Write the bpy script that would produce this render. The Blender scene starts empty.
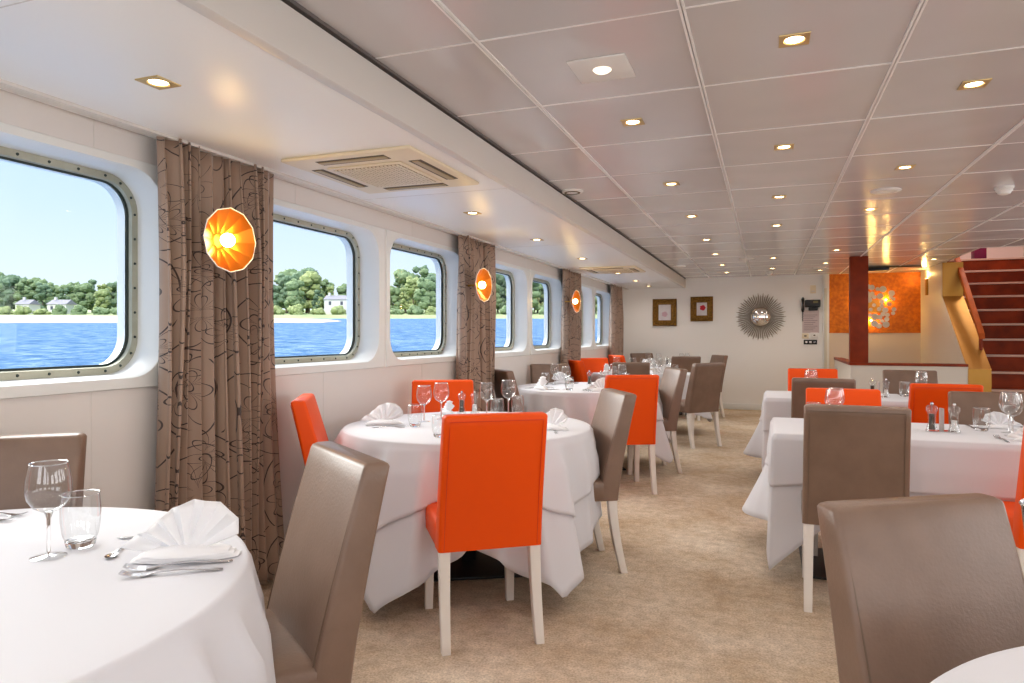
import bpy, bmesh, math, random
from mathutils import Vector, Matrix, noise
random.seed(7)
PI = math.pi
scene = bpy.context.scene
col = scene.collection

# ------------------------------------------------------------------ camera
cam = bpy.data.cameras.new('camera'); cam_o = bpy.data.objects.new('camera', cam); col.objects.link(cam_o)
cam.sensor_width = 36.0; cam.lens = 36.0 * 683 / 1024; cam.shift_y = -6.5 / 1024
cam.clip_end = 3000; cam.clip_start = 0.02
YAW = math.radians(20.4)
cam_o.location = (0, 0, 1.25); cam_o.rotation_euler = (PI / 2, 0, YAW)
scene.camera = cam_o

# ------------------------------------------------------------------ view, world, sun, daylight
scene.view_settings.view_transform = 'Standard'; scene.view_settings.look = 'None'
scene.view_settings.gamma = 1.0; scene.view_settings.use_curve_mapping = False
scene.view_settings.exposure = 0.30
scene.cycles.use_denoising = True
scene.cycles.max_bounces = 12; scene.cycles.diffuse_bounces = 6; scene.cycles.glossy_bounces = 4
scene.cycles.transmission_bounces = 8; scene.cycles.transparent_max_bounces = 24
scene.cycles.caustics_reflective = False; scene.cycles.caustics_refractive = True
scene.cycles.sample_clamp_indirect = 6.0

world = bpy.data.worlds.new('sky'); scene.world = world; world.use_nodes = True
nt = world.node_tree; nt.nodes.clear()
w_out = nt.nodes.new('ShaderNodeOutputWorld'); w_bg = nt.nodes.new('ShaderNodeBackground')
w_tc = nt.nodes.new('ShaderNodeTexCoord'); w_sp = nt.nodes.new('ShaderNodeSeparateXYZ'); w_rp = nt.nodes.new('ShaderNodeValToRGB')
nt.links.new(w_tc.outputs['Generated'], w_sp.inputs[0]); nt.links.new(w_sp.outputs['Z'], w_rp.inputs[0])
e = w_rp.color_ramp.elements
e[0].position = 0.0; e[0].color = (0.68, 0.74, 0.80, 1)
e[1].position = 0.6; e[1].color = (0.36, 0.58, 0.95, 1)
m_ = w_rp.color_ramp.elements.new(0.16); m_.color = (0.50, 0.63, 0.82, 1)
m_ = w_rp.color_ramp.elements.new(0.34); m_.color = (0.38, 0.54, 0.82, 1)
nt.links.new(w_rp.outputs[0], w_bg.inputs[0]); w_bg.inputs[1].default_value = 1.25
nt.links.new(w_bg.outputs[0], w_out.inputs[0])

SUN_E, LAMP_W, WIN_W, REAR_W = 3.0, 7.2, 12.0, 11.0
sl = bpy.data.lights.new('sun', 'SUN'); sl.energy = SUN_E; sl.angle = 0.02; sl.color = (1.0, 0.95, 0.86)
so = bpy.data.objects.new('sun', sl); col.objects.link(so); so.rotation_euler = (math.radians(38), math.radians(28), 0)
# added second sun, very wide and soft: lifts the light from the river side
hz = bpy.data.lights.new('river_side_fill', 'SUN'); hz.energy = 8.0; hz.angle = math.radians(60); hz.color = (1.0, 0.96, 0.90)
ho = bpy.data.objects.new('river_side_fill', hz); col.objects.link(ho); ho.rotation_euler = (0, math.radians(-54), math.radians(-12))

def fill_lamp(name, loc, rot, sx, sy, watts, color=(0.92, 0.96, 1.0)):
    l = bpy.data.lights.new(name, 'AREA'); l.shape = 'RECTANGLE'; l.size = sx; l.size_y = sy
    l.energy = watts; l.color = color
    o = bpy.data.objects.new(name, l); col.objects.link(o); o.location = loc; o.rotation_euler = rot
RX = 3.95
for yc in (-0.6, 1.4, 3.4, 5.4, 7.4):      # fill lamps added in the unseen windows of the opposite side
    fill_lamp('window_fill', (RX - 0.05, yc, 1.45), (0, PI / 2, 0), 0.85, 1.15, WIN_W, (1, 0.97, 0.93))
for xc in (-1.1, 1.0, 2.8):                # fill lamps added in unseen windows of the wall behind the camera
    fill_lamp('window_fill', (xc, -2.35, 1.5), (-PI / 2, 0, PI), 1.2, 0.9, REAR_W, (1, 0.98, 0.96))

# ------------------------------------------------------------------ helpers
def lin(c):
    if isinstance(c, str):
        c = [int(c[i:i + 2], 16) / 255 for i in (0, 2, 4)]
        c = [x / 12.92 if x <= 0.04045 else ((x + 0.055) / 1.055) ** 2.4 for x in c]
    return (c[0], c[1], c[2], 1)

def mat(name, color, rough=0.5, metal=0.0, spec=0.5, coat=0.0, coat_rough=0.1, bump=None, var=None, sheen=0.0, emit=None, trans=0.0, ior=1.45, aniso=None):
    """bump=(scale, strength, distance); var=(scale, second colour, amount)"""
    m = bpy.data.materials.new(name); m.use_nodes = True; n = m.node_tree; b = n.nodes['Principled BSDF']
    b.inputs['Base Color'].default_value = lin(color); b.inputs['Roughness'].default_value = rough
    b.inputs['Metallic'].default_value = metal; b.inputs['Specular IOR Level'].default_value = spec
    b.inputs['Coat Weight'].default_value = coat; b.inputs['Coat Roughness'].default_value = coat_rough
    b.inputs['Sheen Weight'].default_value = sheen; b.inputs['Transmission Weight'].default_value = trans; b.inputs['IOR'].default_value = ior
    if emit: b.inputs['Emission Color'].default_value = lin(emit[0]); b.inputs['Emission Strength'].default_value = emit[1]
    tc = n.nodes.new('ShaderNodeTexCoord')
    if var:
        t = n.nodes.new('ShaderNodeTexNoise'); t.inputs['Scale'].default_value = var[0]; t.inputs['Detail'].default_value = 5
        n.links.new(tc.outputs['Object'], t.inputs['Vector'])
        r = n.nodes.new('ShaderNodeMapRange'); r.inputs['From Min'].default_value = 0.35; r.inputs['From Max'].default_value = 0.65
        r.inputs['To Max'].default_value = var[2]; n.links.new(t.outputs['Fac'], r.inputs['Value'])
        mx = n.nodes.new('ShaderNodeMix'); mx.data_type = 'RGBA'; mx.inputs[6].default_value = lin(color); mx.inputs[7].default_value = lin(var[1])
        n.links.new(r.outputs[0], mx.inputs[0]); n.links.new(mx.outputs[2], b.inputs['Base Color'])
    if bump:
        t = n.nodes.new('ShaderNodeTexNoise'); t.inputs['Scale'].default_value = bump[0]; t.inputs['Detail'].default_value = 4
        n.links.new(tc.outputs['Object'], t.inputs['Vector'])
        bp = n.nodes.new('ShaderNodeBump'); bp.inputs['Strength'].default_value = bump[1]; bp.inputs['Distance'].default_value = bump[2]
        n.links.new(t.outputs['Fac'], bp.inputs['Height']); n.links.new(bp.outputs[0], b.inputs['Normal'])
    return m

def thin_glass(name, tint=(1, 1, 1, 1), refl=1.0, rough=0.0):
    m = bpy.data.materials.new(name); m.use_nodes = True; n = m.node_tree; n.nodes.clear()
    o = n.nodes.new('ShaderNodeOutputMaterial'); tr = n.nodes.new('ShaderNodeBsdfTransparent'); tr.inputs[0].default_value = tint
    g = n.nodes.new('ShaderNodeBsdfGlossy'); g.inputs['Roughness'].default_value = rough
    lw = n.nodes.new('ShaderNodeLayerWeight'); lw.inputs[0].default_value = 0.5
    pw = n.nodes.new('ShaderNodeMath'); pw.operation = 'POWER'; pw.inputs[1].default_value = 4.0; n.links.new(lw.outputs['Facing'], pw.inputs[0])
    f = n.nodes.new('ShaderNodeMath'); f.operation = 'MULTIPLY_ADD'; f.inputs[1].default_value = 0.75; f.inputs[2].default_value = 0.05; n.links.new(pw.outputs[0], f.inputs[0])
    mu = n.nodes.new('ShaderNodeMath'); mu.operation = 'MULTIPLY'; mu.inputs[1].default_value = refl; mu.use_clamp = True
    mx = n.nodes.new('ShaderNodeMixShader'); n.links.new(f.outputs[0], mu.inputs[0]); n.links.new(mu.outputs[0], mx.inputs[0])
    n.links.new(tr.outputs[0], mx.inputs[1]); n.links.new(g.outputs[0], mx.inputs[2]); n.links.new(mx.outputs[0], o.inputs[0])
    return m

class MB:
    """collects shapes into ONE mesh"""
    def __init__(s): s.v = []; s.f = []; s.uv = None
    def add(s, vs, fs):
        k = len(s.v); s.v += [tuple(v) for v in vs]; s.f += [tuple(i + k for i in f) for f in fs]
    def box(s, x0, x1, y0, y1, z0, z1):
        s.add([(x0, y0, z0), (x1, y0, z0), (x1, y1, z0), (x0, y1, z0), (x0, y0, z1), (x1, y0, z1), (x1, y1, z1), (x0, y1, z1)],
              [(0, 3, 2, 1), (4, 5, 6, 7), (0, 1, 5, 4), (1, 2, 6, 5), (2, 3, 7, 6), (3, 0, 4, 7)])
    def loft(s, rings, close=True, cap0=True, cap1=True):
        n = len(rings[0]); k = len(s.v)
        for r in rings: s.v += [tuple(p) for p in r]
        for i in range(len(rings) - 1):
            for j in range(n if close else n - 1):
                a = k + i * n + j; b = k + i * n + (j + 1) % n
                s.f.append((a, b, b + n, a + n))
        if cap0: s.f.append(tuple(k + j for j in reversed(range(n))))
        if cap1: s.f.append(tuple(k + (len(rings) - 1) * n + j for j in range(n)))
    def lathe(s, prof, n=24, c=(0, 0, 0), cap0=False, cap1=False):
        s.loft([[(c[0] + r * math.cos(2 * PI * j / n), c[1] + r * math.sin(2 * PI * j / n), c[2] + z) for j in range(n)] for r, z in prof], True, cap0, cap1)
    def tube(s, pts, r, n=8, closed=False):
        pts = [Vector(p) for p in pts]; rings = []; N = len(pts)
        up = Vector((0, 0, 1))
        for i, p in enumerate(pts):
            a = pts[(i - 1) % N] if (closed or i > 0) else p; b = pts[(i + 1) % N] if (closed or i < N - 1) else p
            d = (b - a).normalized()
            u = up if abs(d.z) < 0.9 else Vector((1, 0, 0))
            x = d.cross(u).normalized(); y = x.cross(d).normalized()
            rr = r[i] if isinstance(r, (list, tuple)) else r
            rings.append([p + rr * (math.cos(2 * PI * j / n) * x + math.sin(2 * PI * j / n) * y) for j in range(n)])
        if closed:
            rings.append(rings[0]); s.loft(rings, True, False, False)
        else: s.loft(rings)
    def xform(s, M):
        s.v = [tuple(M @ Vector(v)) for v in s.v]; return s
    def build(s, name, m, parent=None, bevel=0, seg=2, smooth=False, angle=40, solid=0, subsurf=0):
        me = bpy.data.meshes.new(name); me.from_pydata(s.v, [], s.f); me.update()
        if s.uv:
            l = me.uv_layers.new(name='uv')
            for lp in me.loops: l.data[lp.index].uv = s.uv[lp.vertex_index]
        bm = bmesh.new(); bm.from_mesh(me)
        if not s.uv: bmesh.ops.remove_doubles(bm, verts=bm.verts, dist=1e-6)
        if not solid: bmesh.ops.recalc_face_normals(bm, faces=bm.faces)
        if bevel:
            ed = [x for x in bm.edges if len(x.link_faces) == 2 and x.calc_face_angle(0) > 0.5]
            bmesh.ops.bevel(bm, geom=ed, offset=bevel, segments=seg, affect='EDGES', profile=0.5, clamp_overlap=True)
        bm.to_mesh(me); bm.free()
        for p in me.polygons: p.use_smooth = smooth or bool(bevel)
        if smooth or bevel:
            try: me.set_sharp_from_angle(angle=math.radians(angle))
            except Exception: pass
        me.materials.append(m)
        o = bpy.data.objects.new(name, me); col.objects.link(o)
        if parent: o.parent = parent
        if solid:
            md = o.modifiers.new('thickness', 'SOLIDIFY'); md.thickness = solid; md.offset = 0
        if subsurf:
            md = o.modifiers.new('smooth', 'SUBSURF'); md.levels = subsurf; md.render_levels = subsurf
        return o

def tag(o, label=None, cat=None, group=None, kind=None):
    if label: o['label'] = label
    if cat: o['category'] = cat
    if group: o['group'] = group
    if kind: o['kind'] = kind
    return o
def empty(name, loc=(0, 0, 0), rz=0, label=None, cat=None, group=None, kind=None):
    o = bpy.data.objects.new(name, None); col.objects.link(o); o.location = loc; o.rotation_euler = (0, 0, rz)
    o.empty_display_size = 0.05
    return tag(o, label, cat, group, kind)
def kids(o): return [c for c in col.objects if c.parent is o]
CH = {}
def dup(src, loc, rz, label=None, group=None, scale=None, mats=None, cat=None):
    """copy of a thing with copies of its parts and sub-parts"""
    if src.name not in CH:
        CH[src.name] = [(c, kids(c)) for c in kids(src)]
    r = src.copy(); col.objects.link(r); r.location = loc; r.rotation_euler = (0, 0, rz)
    if scale: r.scale = scale
    tag(r, label, cat, group)
    for c, gs in CH[src.name]:
        d = c.copy(); col.objects.link(d); d.parent = r
        for g in gs:
            h = g.copy(); col.objects.link(h); h.parent = d
    return r
def struct(o, label=None, cat=None):
    return tag(o, label, cat, None, 'structure')
def interp(kn, x):
    for (a, b), (c, d) in zip(kn, kn[1:]):
        if x <= c: return b + (d - b) * (x - a) / (c - a) if c > a else d
    return kn[-1][1]

# ------------------------------------------------------------------ materials
M = {}
M['wall'] = mat('wall paint', 'D9D4CE', 0.45, bump=(30, 0.03, 0.002))
M['wall_low'] = mat('wall panel', 'DFDAD6', 0.5, bump=(30, 0.03, 0.002))
M['white'] = mat('white gloss paint', 'E6E8E6', 0.3)
M['far'] = mat('white wall panel', 'F3F2EF', 0.45)
M['soffit'] = mat('soffit paint', 'F3F3F1', 0.35)
M['fascia'] = mat('fascia paint', 'DAD6D0', 0.4)
M['leather'] = mat('grey brown leather', '806757', 0.38, spec=0.55, coat=0.18, coat_rough=0.3, bump=(120, 0.25, 0.003), var=(9, '735B4B', 0.7))
M['pipe'] = mat('leather seam', '6E5B4B', 0.4)
M['orange'] = mat('orange vinyl', 'F25200', 0.45, spec=0.3, bump=(260, 0.06, 0.001))
M['orange_seam'] = mat('orange seam', 'D93A06', 0.45)
M['leg'] = mat('white painted wood', 'E9E3DC', 0.35)
M['cloth'] = mat('white table linen', 'D8D8DE', 0.85, sheen=0.2, bump=(500, 0.08, 0.0006))
M['napkin'] = mat('white napkin linen', 'F2F2F4', 0.85, sheen=0.2)
M['black'] = mat('black metal', '1E1D1E', 0.4)
M['steel'] = mat('polished steel', 'C9C9CC', 0.18, metal=1)
M['frame'] = mat('window frame metal', 'B9B8A6', 0.45, metal=0.35, var=(14, 'A7A592', 0.6))
M['gasket'] = mat('dark gasket', '2E3A36', 0.5)
M['hull'] = mat('white hull paint', 'F1F3F2', 0.4)
M['glass'] = thin_glass('clear glass', (0.97, 0.98, 0.98, 1), 2.0)
M['pane'] = thin_glass('window glass', (0.97, 0.985, 0.98, 1), 0.15)
M['thick'] = mat('solid glass', 'FFFFFF', 0.0, trans=1.0, ior=1.45)
M['acrylic'] = thin_glass('clear acrylic', (0.94, 0.95, 0.95, 1), 2.0)
M['pepper'] = mat('peppercorns', '2A211C', 0.8, var=(400, '6B5A4A', 0.8))
M['salt'] = mat('salt', 'F2F0EE', 0.9)
M['gold'] = mat('brushed gold', 'B98C45', 0.4, metal=0.7, var=(3, 'B07C22', 0.6))
M['goldframe'] = mat('antique gold', '9C7434', 0.45, metal=0.6, var=(40, '5E4218', 0.8), bump=(90, 0.6, 0.006))
M['brass_trim'] = mat('satin brass trim', 'CDB27C', 0.35, metal=0.6)
M['warm'] = mat('halogen lamp', 'FFFFFF', emit=((1.0, 0.74, 0.38), 14))
M['bulb'] = mat('glowing bulb', 'FFFFFF', emit=((1.0, 0.72, 0.28), 26))
M['copper'] = mat('copper leaf dish', 'E0802A', 0.28, metal=0.9)
M['wood_red'] = mat('red brown wood', '8E3210', 0.5, spec=0.3, var=(6, '6E260D', 0.7))
M['riser'] = mat('stair riser wood', '96380F', 0.55, spec=0.25, var=(5, '64230D', 0.7))
M['nosing'] = mat('pale stair nosing', 'D9B9A8', 0.4)
M['rail'] = mat('orange brown varnished wood', 'C8601A', 0.5, spec=0.3, var=(8, '9A4412', 0.5))
M['gilt'] = mat('gilded wallpaper', 'D9780F', 0.38, metal=0.45, var=(22, 'B95A08', 0.9), bump=(60, 0.2, 0.003))
M['cream_ac'] = mat('cream plastic', 'E9DCC0', 0.4)
M['slot'] = mat('dark slot', '5E5138', 0.6)
M['plastic'] = mat('white plastic', 'ECEAE6', 0.4)
M['dark'] = mat('black plastic', '17181A', 0.35)
M['paper'] = mat('printed paper', 'CDBDBD', 0.7, var=(60, 'A89494', 0.6))
M['silver_leaf'] = mat('champagne silver', 'B3A797', 0.35, metal=0.5)
M['mirror'] = mat('mirror', 'E8E8E8', 0.03, metal=1)
M['art_paper'] = mat('art paper', 'DCD9DC', 0.7, var=(8, 'C8C2C8', 0.6))
M['red'] = mat('red paint', 'C2122A', 0.6)
M['pinkish'] = mat('pink paint', 'C9A6B4', 0.6)
M['purple'] = mat('purple panel', '7A1048', 0.5)

def ceiling_mat():
    m = mat('satin metal ceiling panel', 'D0CDCD', 0.2, metal=0.0, spec=1.0)
    n = m.node_tree; b = n.nodes['Principled BSDF']; tc = n.nodes.new('ShaderNodeTexCoord')
    t = n.nodes.new('ShaderNodeTexNoise'); t.inputs['Scale'].default_value = 2.2; t.inputs['Detail'].default_value = 1
    t2 = n.nodes.new('ShaderNodeTexNoise'); t2.inputs['Scale'].default_value = 160; t2.inputs['Detail'].default_value = 2
    n.links.new(tc.outputs['Object'], t.inputs[0]); n.links.new(tc.outputs['Object'], t2.inputs[0])
    a = n.nodes.new('ShaderNodeBump'); a.inputs['Strength'].default_value = 0.4; a.inputs['Distance'].default_value = 0.03
    c = n.nodes.new('ShaderNodeBump'); c.inputs['Strength'].default_value = 0.05; c.inputs['Distance'].default_value = 0.001
    n.links.new(t.outputs[0], a.inputs['Height']); n.links.new(t2.outputs[0], c.inputs['Height']); n.links.new(a.outputs[0], c.inputs['Normal'])
    n.links.new(c.outputs[0], b.inputs['Normal']); return m
M['ceil'] = ceiling_mat()
M['joint'] = mat('ceiling joint strip', 'F2F0EE', 0.35)

def carpet_mat():
    m = mat('beige carpet', 'B59A7C', 0.95, spec=0.1)
    n = m.node_tree; b = n.nodes['Principled BSDF']; tc = n.nodes.new('ShaderNodeTexCoord')
    def nz(s, d):
        t = n.nodes.new('ShaderNodeTexNoise'); t.inputs['Scale'].default_value = s; t.inputs['Detail'].default_value = d; t.inputs['Roughness'].default_value = 0.7
        n.links.new(tc.outputs['Object'], t.inputs[0]); return t
    big, mid, fine = nz(1.6, 6), nz(18, 8), nz(110, 5)
    r1 = n.nodes.new('ShaderNodeValToRGB'); r1.color_ramp.elements[0].position = 0.35; r1.color_ramp.elements[0].color = lin('D2BA9D'); r1.color_ramp.elements[1].position = 0.68; r1.color_ramp.elements[1].color = lin('F2E4D0')
    n.links.new(big.outputs[0], r1.inputs[0])
    r2 = n.nodes.new('ShaderNodeValToRGB'); r2.color_ramp.elements[0].position = 0.3; r2.color_ramp.elements[0].color = (0.62, 0.60, 0.58, 1); r2.color_ramp.elements[1].position = 0.62; r2.color_ramp.elements[1].color = (1, 1, 1, 1)
    n.links.new(mid.outputs[0], r2.inputs[0])
    r3 = n.nodes.new('ShaderNodeValToRGB'); r3.color_ramp.elements[0].position = 0.3; r3.color_ramp.elements[0].color = (0.45, 0.42, 0.38, 1); r3.color_ramp.elements[1].position = 0.6; r3.color_ramp.elements[1].color = (1, 1, 1, 1)
    n.links.new(fine.outputs[0], r3.inputs[0])
    prev = r1.outputs[0]
    for r, f in ((r2, 0.8), (r3, 0.8)):
        mx = n.nodes.new('ShaderNodeMix'); mx.data_type = 'RGBA'; mx.blend_type = 'MULTIPLY'; mx.inputs[0].default_value = f
        n.links.new(prev, mx.inputs[6]); n.links.new(r.outputs[0], mx.inputs[7]); prev = mx.outputs[2]
    n.links.new(prev, b.inputs['Base Color'])
    bp = n.nodes.new('ShaderNodeBump'); bp.inputs['Strength'].default_value = 0.6; bp.inputs['Distance'].default_value = 0.006
    n.links.new(fine.outputs[0], bp.inputs['Height']); n.links.new(bp.outputs[0], b.inputs['Normal']); return m
M['carpet'] = carpet_mat()

def curtain_mat():
    m = mat('patterned satin curtain', 'A08D7D', 0.42, sheen=0.3)
    n = m.node_tree; b = n.nodes['Principled BSDF']; L = n.links.new
    uv = n.nodes.new('ShaderNodeUVMap'); uv.uv_map = 'uv'
    def math_(op, a, b_=None, c=None):
        x = n.nodes.new('ShaderNodeMath'); x.operation = op
        for i, v in enumerate((a, b_, c)):
            if v is None: continue
            if isinstance(v, (int, float)): x.inputs[i].default_value = v
            else: L(v, x.inputs[i])
        return x.outputs[0]
    wn = n.nodes.new('ShaderNodeTexNoise'); wn.inputs['Scale'].default_value = 5; wn.inputs['Detail'].default_value = 1; L(uv.outputs[0], wn.inputs[0])
    sc = n.nodes.new('ShaderNodeVectorMath'); sc.operation = 'MULTIPLY_ADD'; L(wn.outputs['Color'], sc.inputs[0]); sc.inputs[1].default_value = (0.05, 0.05, 0); L(uv.outputs[0], sc.inputs[2])
    lines = None
    def cell(scale, rnd, off, w, petals, a0, a1, rings, twist):
        nonlocal lines
        ad = n.nodes.new('ShaderNodeVectorMath'); ad.operation = 'MULTIPLY_ADD'; L(sc.outputs[0], ad.inputs[0]); ad.inputs[1].default_value = (scale, scale, 0); ad.inputs[2].default_value = (off, off * 1.7, 0)
        v = n.nodes.new('ShaderNodeTexVoronoi'); v.voronoi_dimensions = '2D'; v.inputs['Scale'].default_value = 1; v.inputs['Randomness'].default_value = rnd; L(ad.outputs[0], v.inputs['Vector'])
        d = n.nodes.new('ShaderNodeVectorMath'); d.operation = 'SUBTRACT'; L(ad.outputs[0], d.inputs[0]); L(v.outputs['Position'], d.inputs[1])
        sp = n.nodes.new('ShaderNodeSeparateXYZ'); L(d.outputs[0], sp.inputs[0])
        th = math_('ARCTAN2', sp.outputs[1], sp.outputs[0]); r = v.outputs['Distance']
        cs = math_('ABSOLUTE', math_('COSINE', math_('MULTIPLY', th, petals / 2)))
        pet = math_('ABSOLUTE', math_('SUBTRACT', r, math_('MULTIPLY_ADD', cs, a1, a0)))
        l1 = math_('LESS_THAN', pet, w * scale)
        sw = math_('MULTIPLY_ADD', r, rings, math_('MULTIPLY', th, twist / (2 * PI)))
        l2 = math_('MULTIPLY', math_('LESS_THAN', math_('FRACT', sw), w * scale * rings * 1.6), math_('GREATER_THAN', r, a0 + a1))
        pet2 = math_('ABSOLUTE', math_('SUBTRACT', r, math_('MULTIPLY_ADD', cs, a1 * 0.55, a0 * 0.6)))
        l1 = math_('MAXIMUM', l1, math_('LESS_THAN', pet2, w * scale * 0.7))
        l = math_('MAXIMUM', l1, l2) if rings > 0 else l1
        lines = l if lines is None else math_('MAXIMUM', lines, l)
    cell(2.3, 0.55, 0.3, 0.0031, 6, 0.08, 0.30, 6.0, 1)
    cell(3.1, 0.9, 3.7, 0.0031, 8, 0.10, 0.26, 0, 0)
    mx = n.nodes.new('ShaderNodeMix'); mx.data_type = 'RGBA'; mx.inputs[6].default_value = lin('A08775'); mx.inputs[7].default_value = lin('3B2C27'); L(lines, mx.inputs[0])
    L(mx.outputs[2], b.inputs['Base Color']); return m
M['curtain'] = curtain_mat()

def water_mat():
    m = mat('river water', '5C8FC2', 0.7, spec=0.0)
    n = m.node_tree; b = n.nodes['Principled BSDF']; tc = n.nodes.new('ShaderNodeTexCoord')
    mp = n.nodes.new('ShaderNodeMapping'); mp.inputs['Scale'].default_value = (1, 1, 1); n.links.new(tc.outputs['Object'], mp.inputs[0])
    t = n.nodes.new('ShaderNodeTexNoise'); t.inputs['Scale'].default_value = 0.7; t.inputs['Detail'].default_value = 9; t.inputs['Roughness'].default_value = 0.8; n.links.new(mp.outputs[0], t.inputs[0])
    r = n.nodes.new('ShaderNodeValToRGB'); r.color_ramp.elements[0].position = 0.36; r.color_ramp.elements[0].color = lin('3C587C'); r.color_ramp.elements[1].position = 0.66; r.color_ramp.elements[1].color = lin('94A6BA')
    x = r.color_ramp.elements.new(0.5); x.color = lin('557395')
    n.links.new(t.outputs[0], r.inputs[0]); n.links.new(r.outputs[0], b.inputs['Base Color'])
    bp = n.nodes.new('ShaderNodeBump'); bp.inputs['Strength'].default_value = 0.5; bp.inputs['Distance'].default_value = 0.2
    n.links.new(t.outputs[0], bp.inputs['Height']); n.links.new(bp.outputs[0], b.inputs['Normal']); return m
M['water'] = water_mat()
M['sand'] = mat('pale sand', 'D9BF98', 0.9, var=(0.05, 'C9AE88', 0.6))
M['grass'] = mat('bank grass', '8E9C68', 0.9, var=(0.08, 'A2AA7A', 0.8))
M['leaf1'] = mat('mid green foliage', '8C9C72', 0.9, var=(0.35, '6F845C', 0.9), bump=(1.5, 0.8, 0.6))  # distance haze is put into these pale foliage colours
M['leaf2'] = mat('dark green foliage', '7A8E70', 0.9, var=(0.35, '60775A', 0.9), bump=(1.5, 0.8, 0.6))
M['leaf3'] = mat('yellow green foliage', 'A6AE78', 0.9, var=(0.35, '8A975E', 0.9), bump=(1.5, 0.8, 0.6))
M['trunk'] = mat('tree bark', '6A5F50', 0.9)
M['render'] = mat('white render', 'E6E0DA', 0.8)
M['roof'] = mat('slate roof', '8F8A92', 0.8)
M['wdark'] = mat('house window', '5A5A66', 0.4)

# ================================================================== SETTING
WX = -2.385; FY = 12.09; ZC = 2.231; ZS = 2.067; FX = -1.346; RY = -2.45
mb = MB(); mb.box(-2.66, 4.3, RY - 0.1, 12.4, -0.08, 0)
struct(mb.build('floor', M['carpet']), 'beige mottled carpet', 'floor')

# ceiling: square satin panels between raised joint strips
GX, GY = 0.67, 0.687
xs = [-0.906 - GX, -0.906, -0.236, 0.434, 1.105, 1.775, 2.445, 3.115, 3.785, 4.3]
mb = MB(); g = 0.004
def cpan(x0, x1, y0, y1):
    t = [random.uniform(-0.0012, 0.0012) for _ in range(2)]
    v = []
    for (a, b, z) in ((x0 + g, y0 + g, 0.0), (x1 - g, y0 + g, 0.0), (x1 - g, y1 - g, 0.0), (x0 + g, y1 - g, 0.0)):
        v.append((a, b, ZC + (t[0] if a < (x0 + x1) / 2 else -t[0]) + (t[1] if b < (y0 + y1) / 2 else -t[1])))
    cx, cy = (x0 + x1) / 2, (y0 + y1) / 2
    up = [(p[0] + (0.004 if p[0] < cx else -0.004) * -1, p[1] + (0.004 if p[1] < cy else -0.004) * -1, p[2] + 0.012) for p in v]
    mb.add(v + up, [(0, 3, 2, 1), (0, 1, 5, 4), (1, 2, 6, 5), (2, 3, 7, 6), (3, 0, 4, 7)])
k = -7
while True:
    y0 = 2.10 + GY * k; y1 = min(y0 + GY, FY)
    if y0 > FY - 0.02: break
    for x0, x1 in zip(xs, xs[1:]):
        a0 = max(x0, FX)
        if x0 >= 2.2 and y1 > 9.0:
            continue
        if x1 > 2.24 and x0 < 2.24 and y1 > 9.05:
            if y0 < 9.05: cpan(a0, x1, y0, 9.02)
            cpan(a0, 2.24, max(y0, 9.05), y1); continue
        cpan(a0, x1, max(y0, RY), y1)
    k += 1
struct(mb.build('ceiling', M['ceil']), 'grey satin metal panel ceiling', 'ceiling')
mb = MB()
mb.box(FX, 2.30, RY, FY + 0.1, ZC + 0.013, ZC + 0.10)
mb.box(2.30, 4.3, RY, 9.06, ZC + 0.013, ZC + 0.10)
struct(mb.build('trim_1', M['joint']), 'pale ceiling joints between the panels', 'trim')
mb = MB()
for x in xs[1:-1]:
    mb.box(x - 0.010, x - 0.0015, RY, 9.02 if x > 2.2 else FY, ZC - 0.005, ZC + 0.012)
    mb.box(x + 0.0015, x + 0.010, RY, 9.02 if x > 2.2 else FY, ZC - 0.005, ZC + 0.012)
for k in range(-6, 15): mb.box(FX, 2.24 if 2.10 + GY * k > 9.0 else 3.95, 2.10 + GY * k - 0.004, 2.10 + GY * k + 0.004, ZC - 0.002, ZC + 0.012)
struct(mb.build('trim_2', M['joint']), 'long white rails running along the ceiling', 'trim')
# dropped soffit along the windows
mb = MB(); mb.box(-2.66, FX, RY, FY + 0.1, ZS, ZC + 0.1)
so_ = struct(mb.build('trim_3', M['soffit'], bevel=0.004), 'white dropped ceiling over the window side', 'trim')
mb = MB(); mb.box(FX, FX + 0.045, RY, FY, ZS - 0.004, ZC - 0.022)
struct(mb.build('trim_4', M['fascia'], bevel=0.003), 'pale fascia strip of the dropped ceiling', 'trim')
mb = MB(); mb.box(FX + 0.0, FX + 0.05, RY, FY, ZC - 0.012, ZC + 0.0)
struct(mb.build('trim_5', mat('painted gap shade', '6A6562', 0.6)), 'dark painted gap shade above the fascia', 'trim')  # solid strip: the shade above the fascia is put into its dark colour
mb = MB()
for y in (1.15, 3.55, 5.95, 8.35, 10.75): mb.box(-2.38, FX, y, y + 0.003, ZS - 0.0015, ZS)
struct(mb.build('trim_6', M['fascia']), 'thin seams in the dropped ceiling', 'trim')

# ---- window wall
def rr(ya, yb, za, zb, r, n=8):
    pts = []
    for (cy, cz, a0) in ((yb - r, zb - r, 0), (ya + r, zb - r, 90), (ya + r, za + r, 180), (yb - r, za + r, 270)):
        for i in range(n + 1):
            a = math.radians(a0 + 90 * i / n); pts.append((cy + r * math.cos(a), cz + r * math.sin(a)))
    return pts
def sq(ya, yb, za, zb, n=8):        # same count, on the outer rectangle
    pts = []; h = n // 2
    for (y, z, (dy, dz), (ey, ez)) in ((yb, zb, (0, -1), (-1, 0)), (ya, zb, (1, 0), (0, -1)), (ya, za, (0, 1), (1, 0)), (yb, za, (-1, 0), (0, 1))):
        for i in range(n + 1):
            t = 0.16 * abs(i - h) / h
            d = (dy, dz) if i < h else (ey, ez)
            pts.append((y + d[0] * t, z + d[1] * t))
    return pts
TZ0, TZ1, OZ0, OZ1 = 1.035, 1.958, 1.078, 1.925
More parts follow.
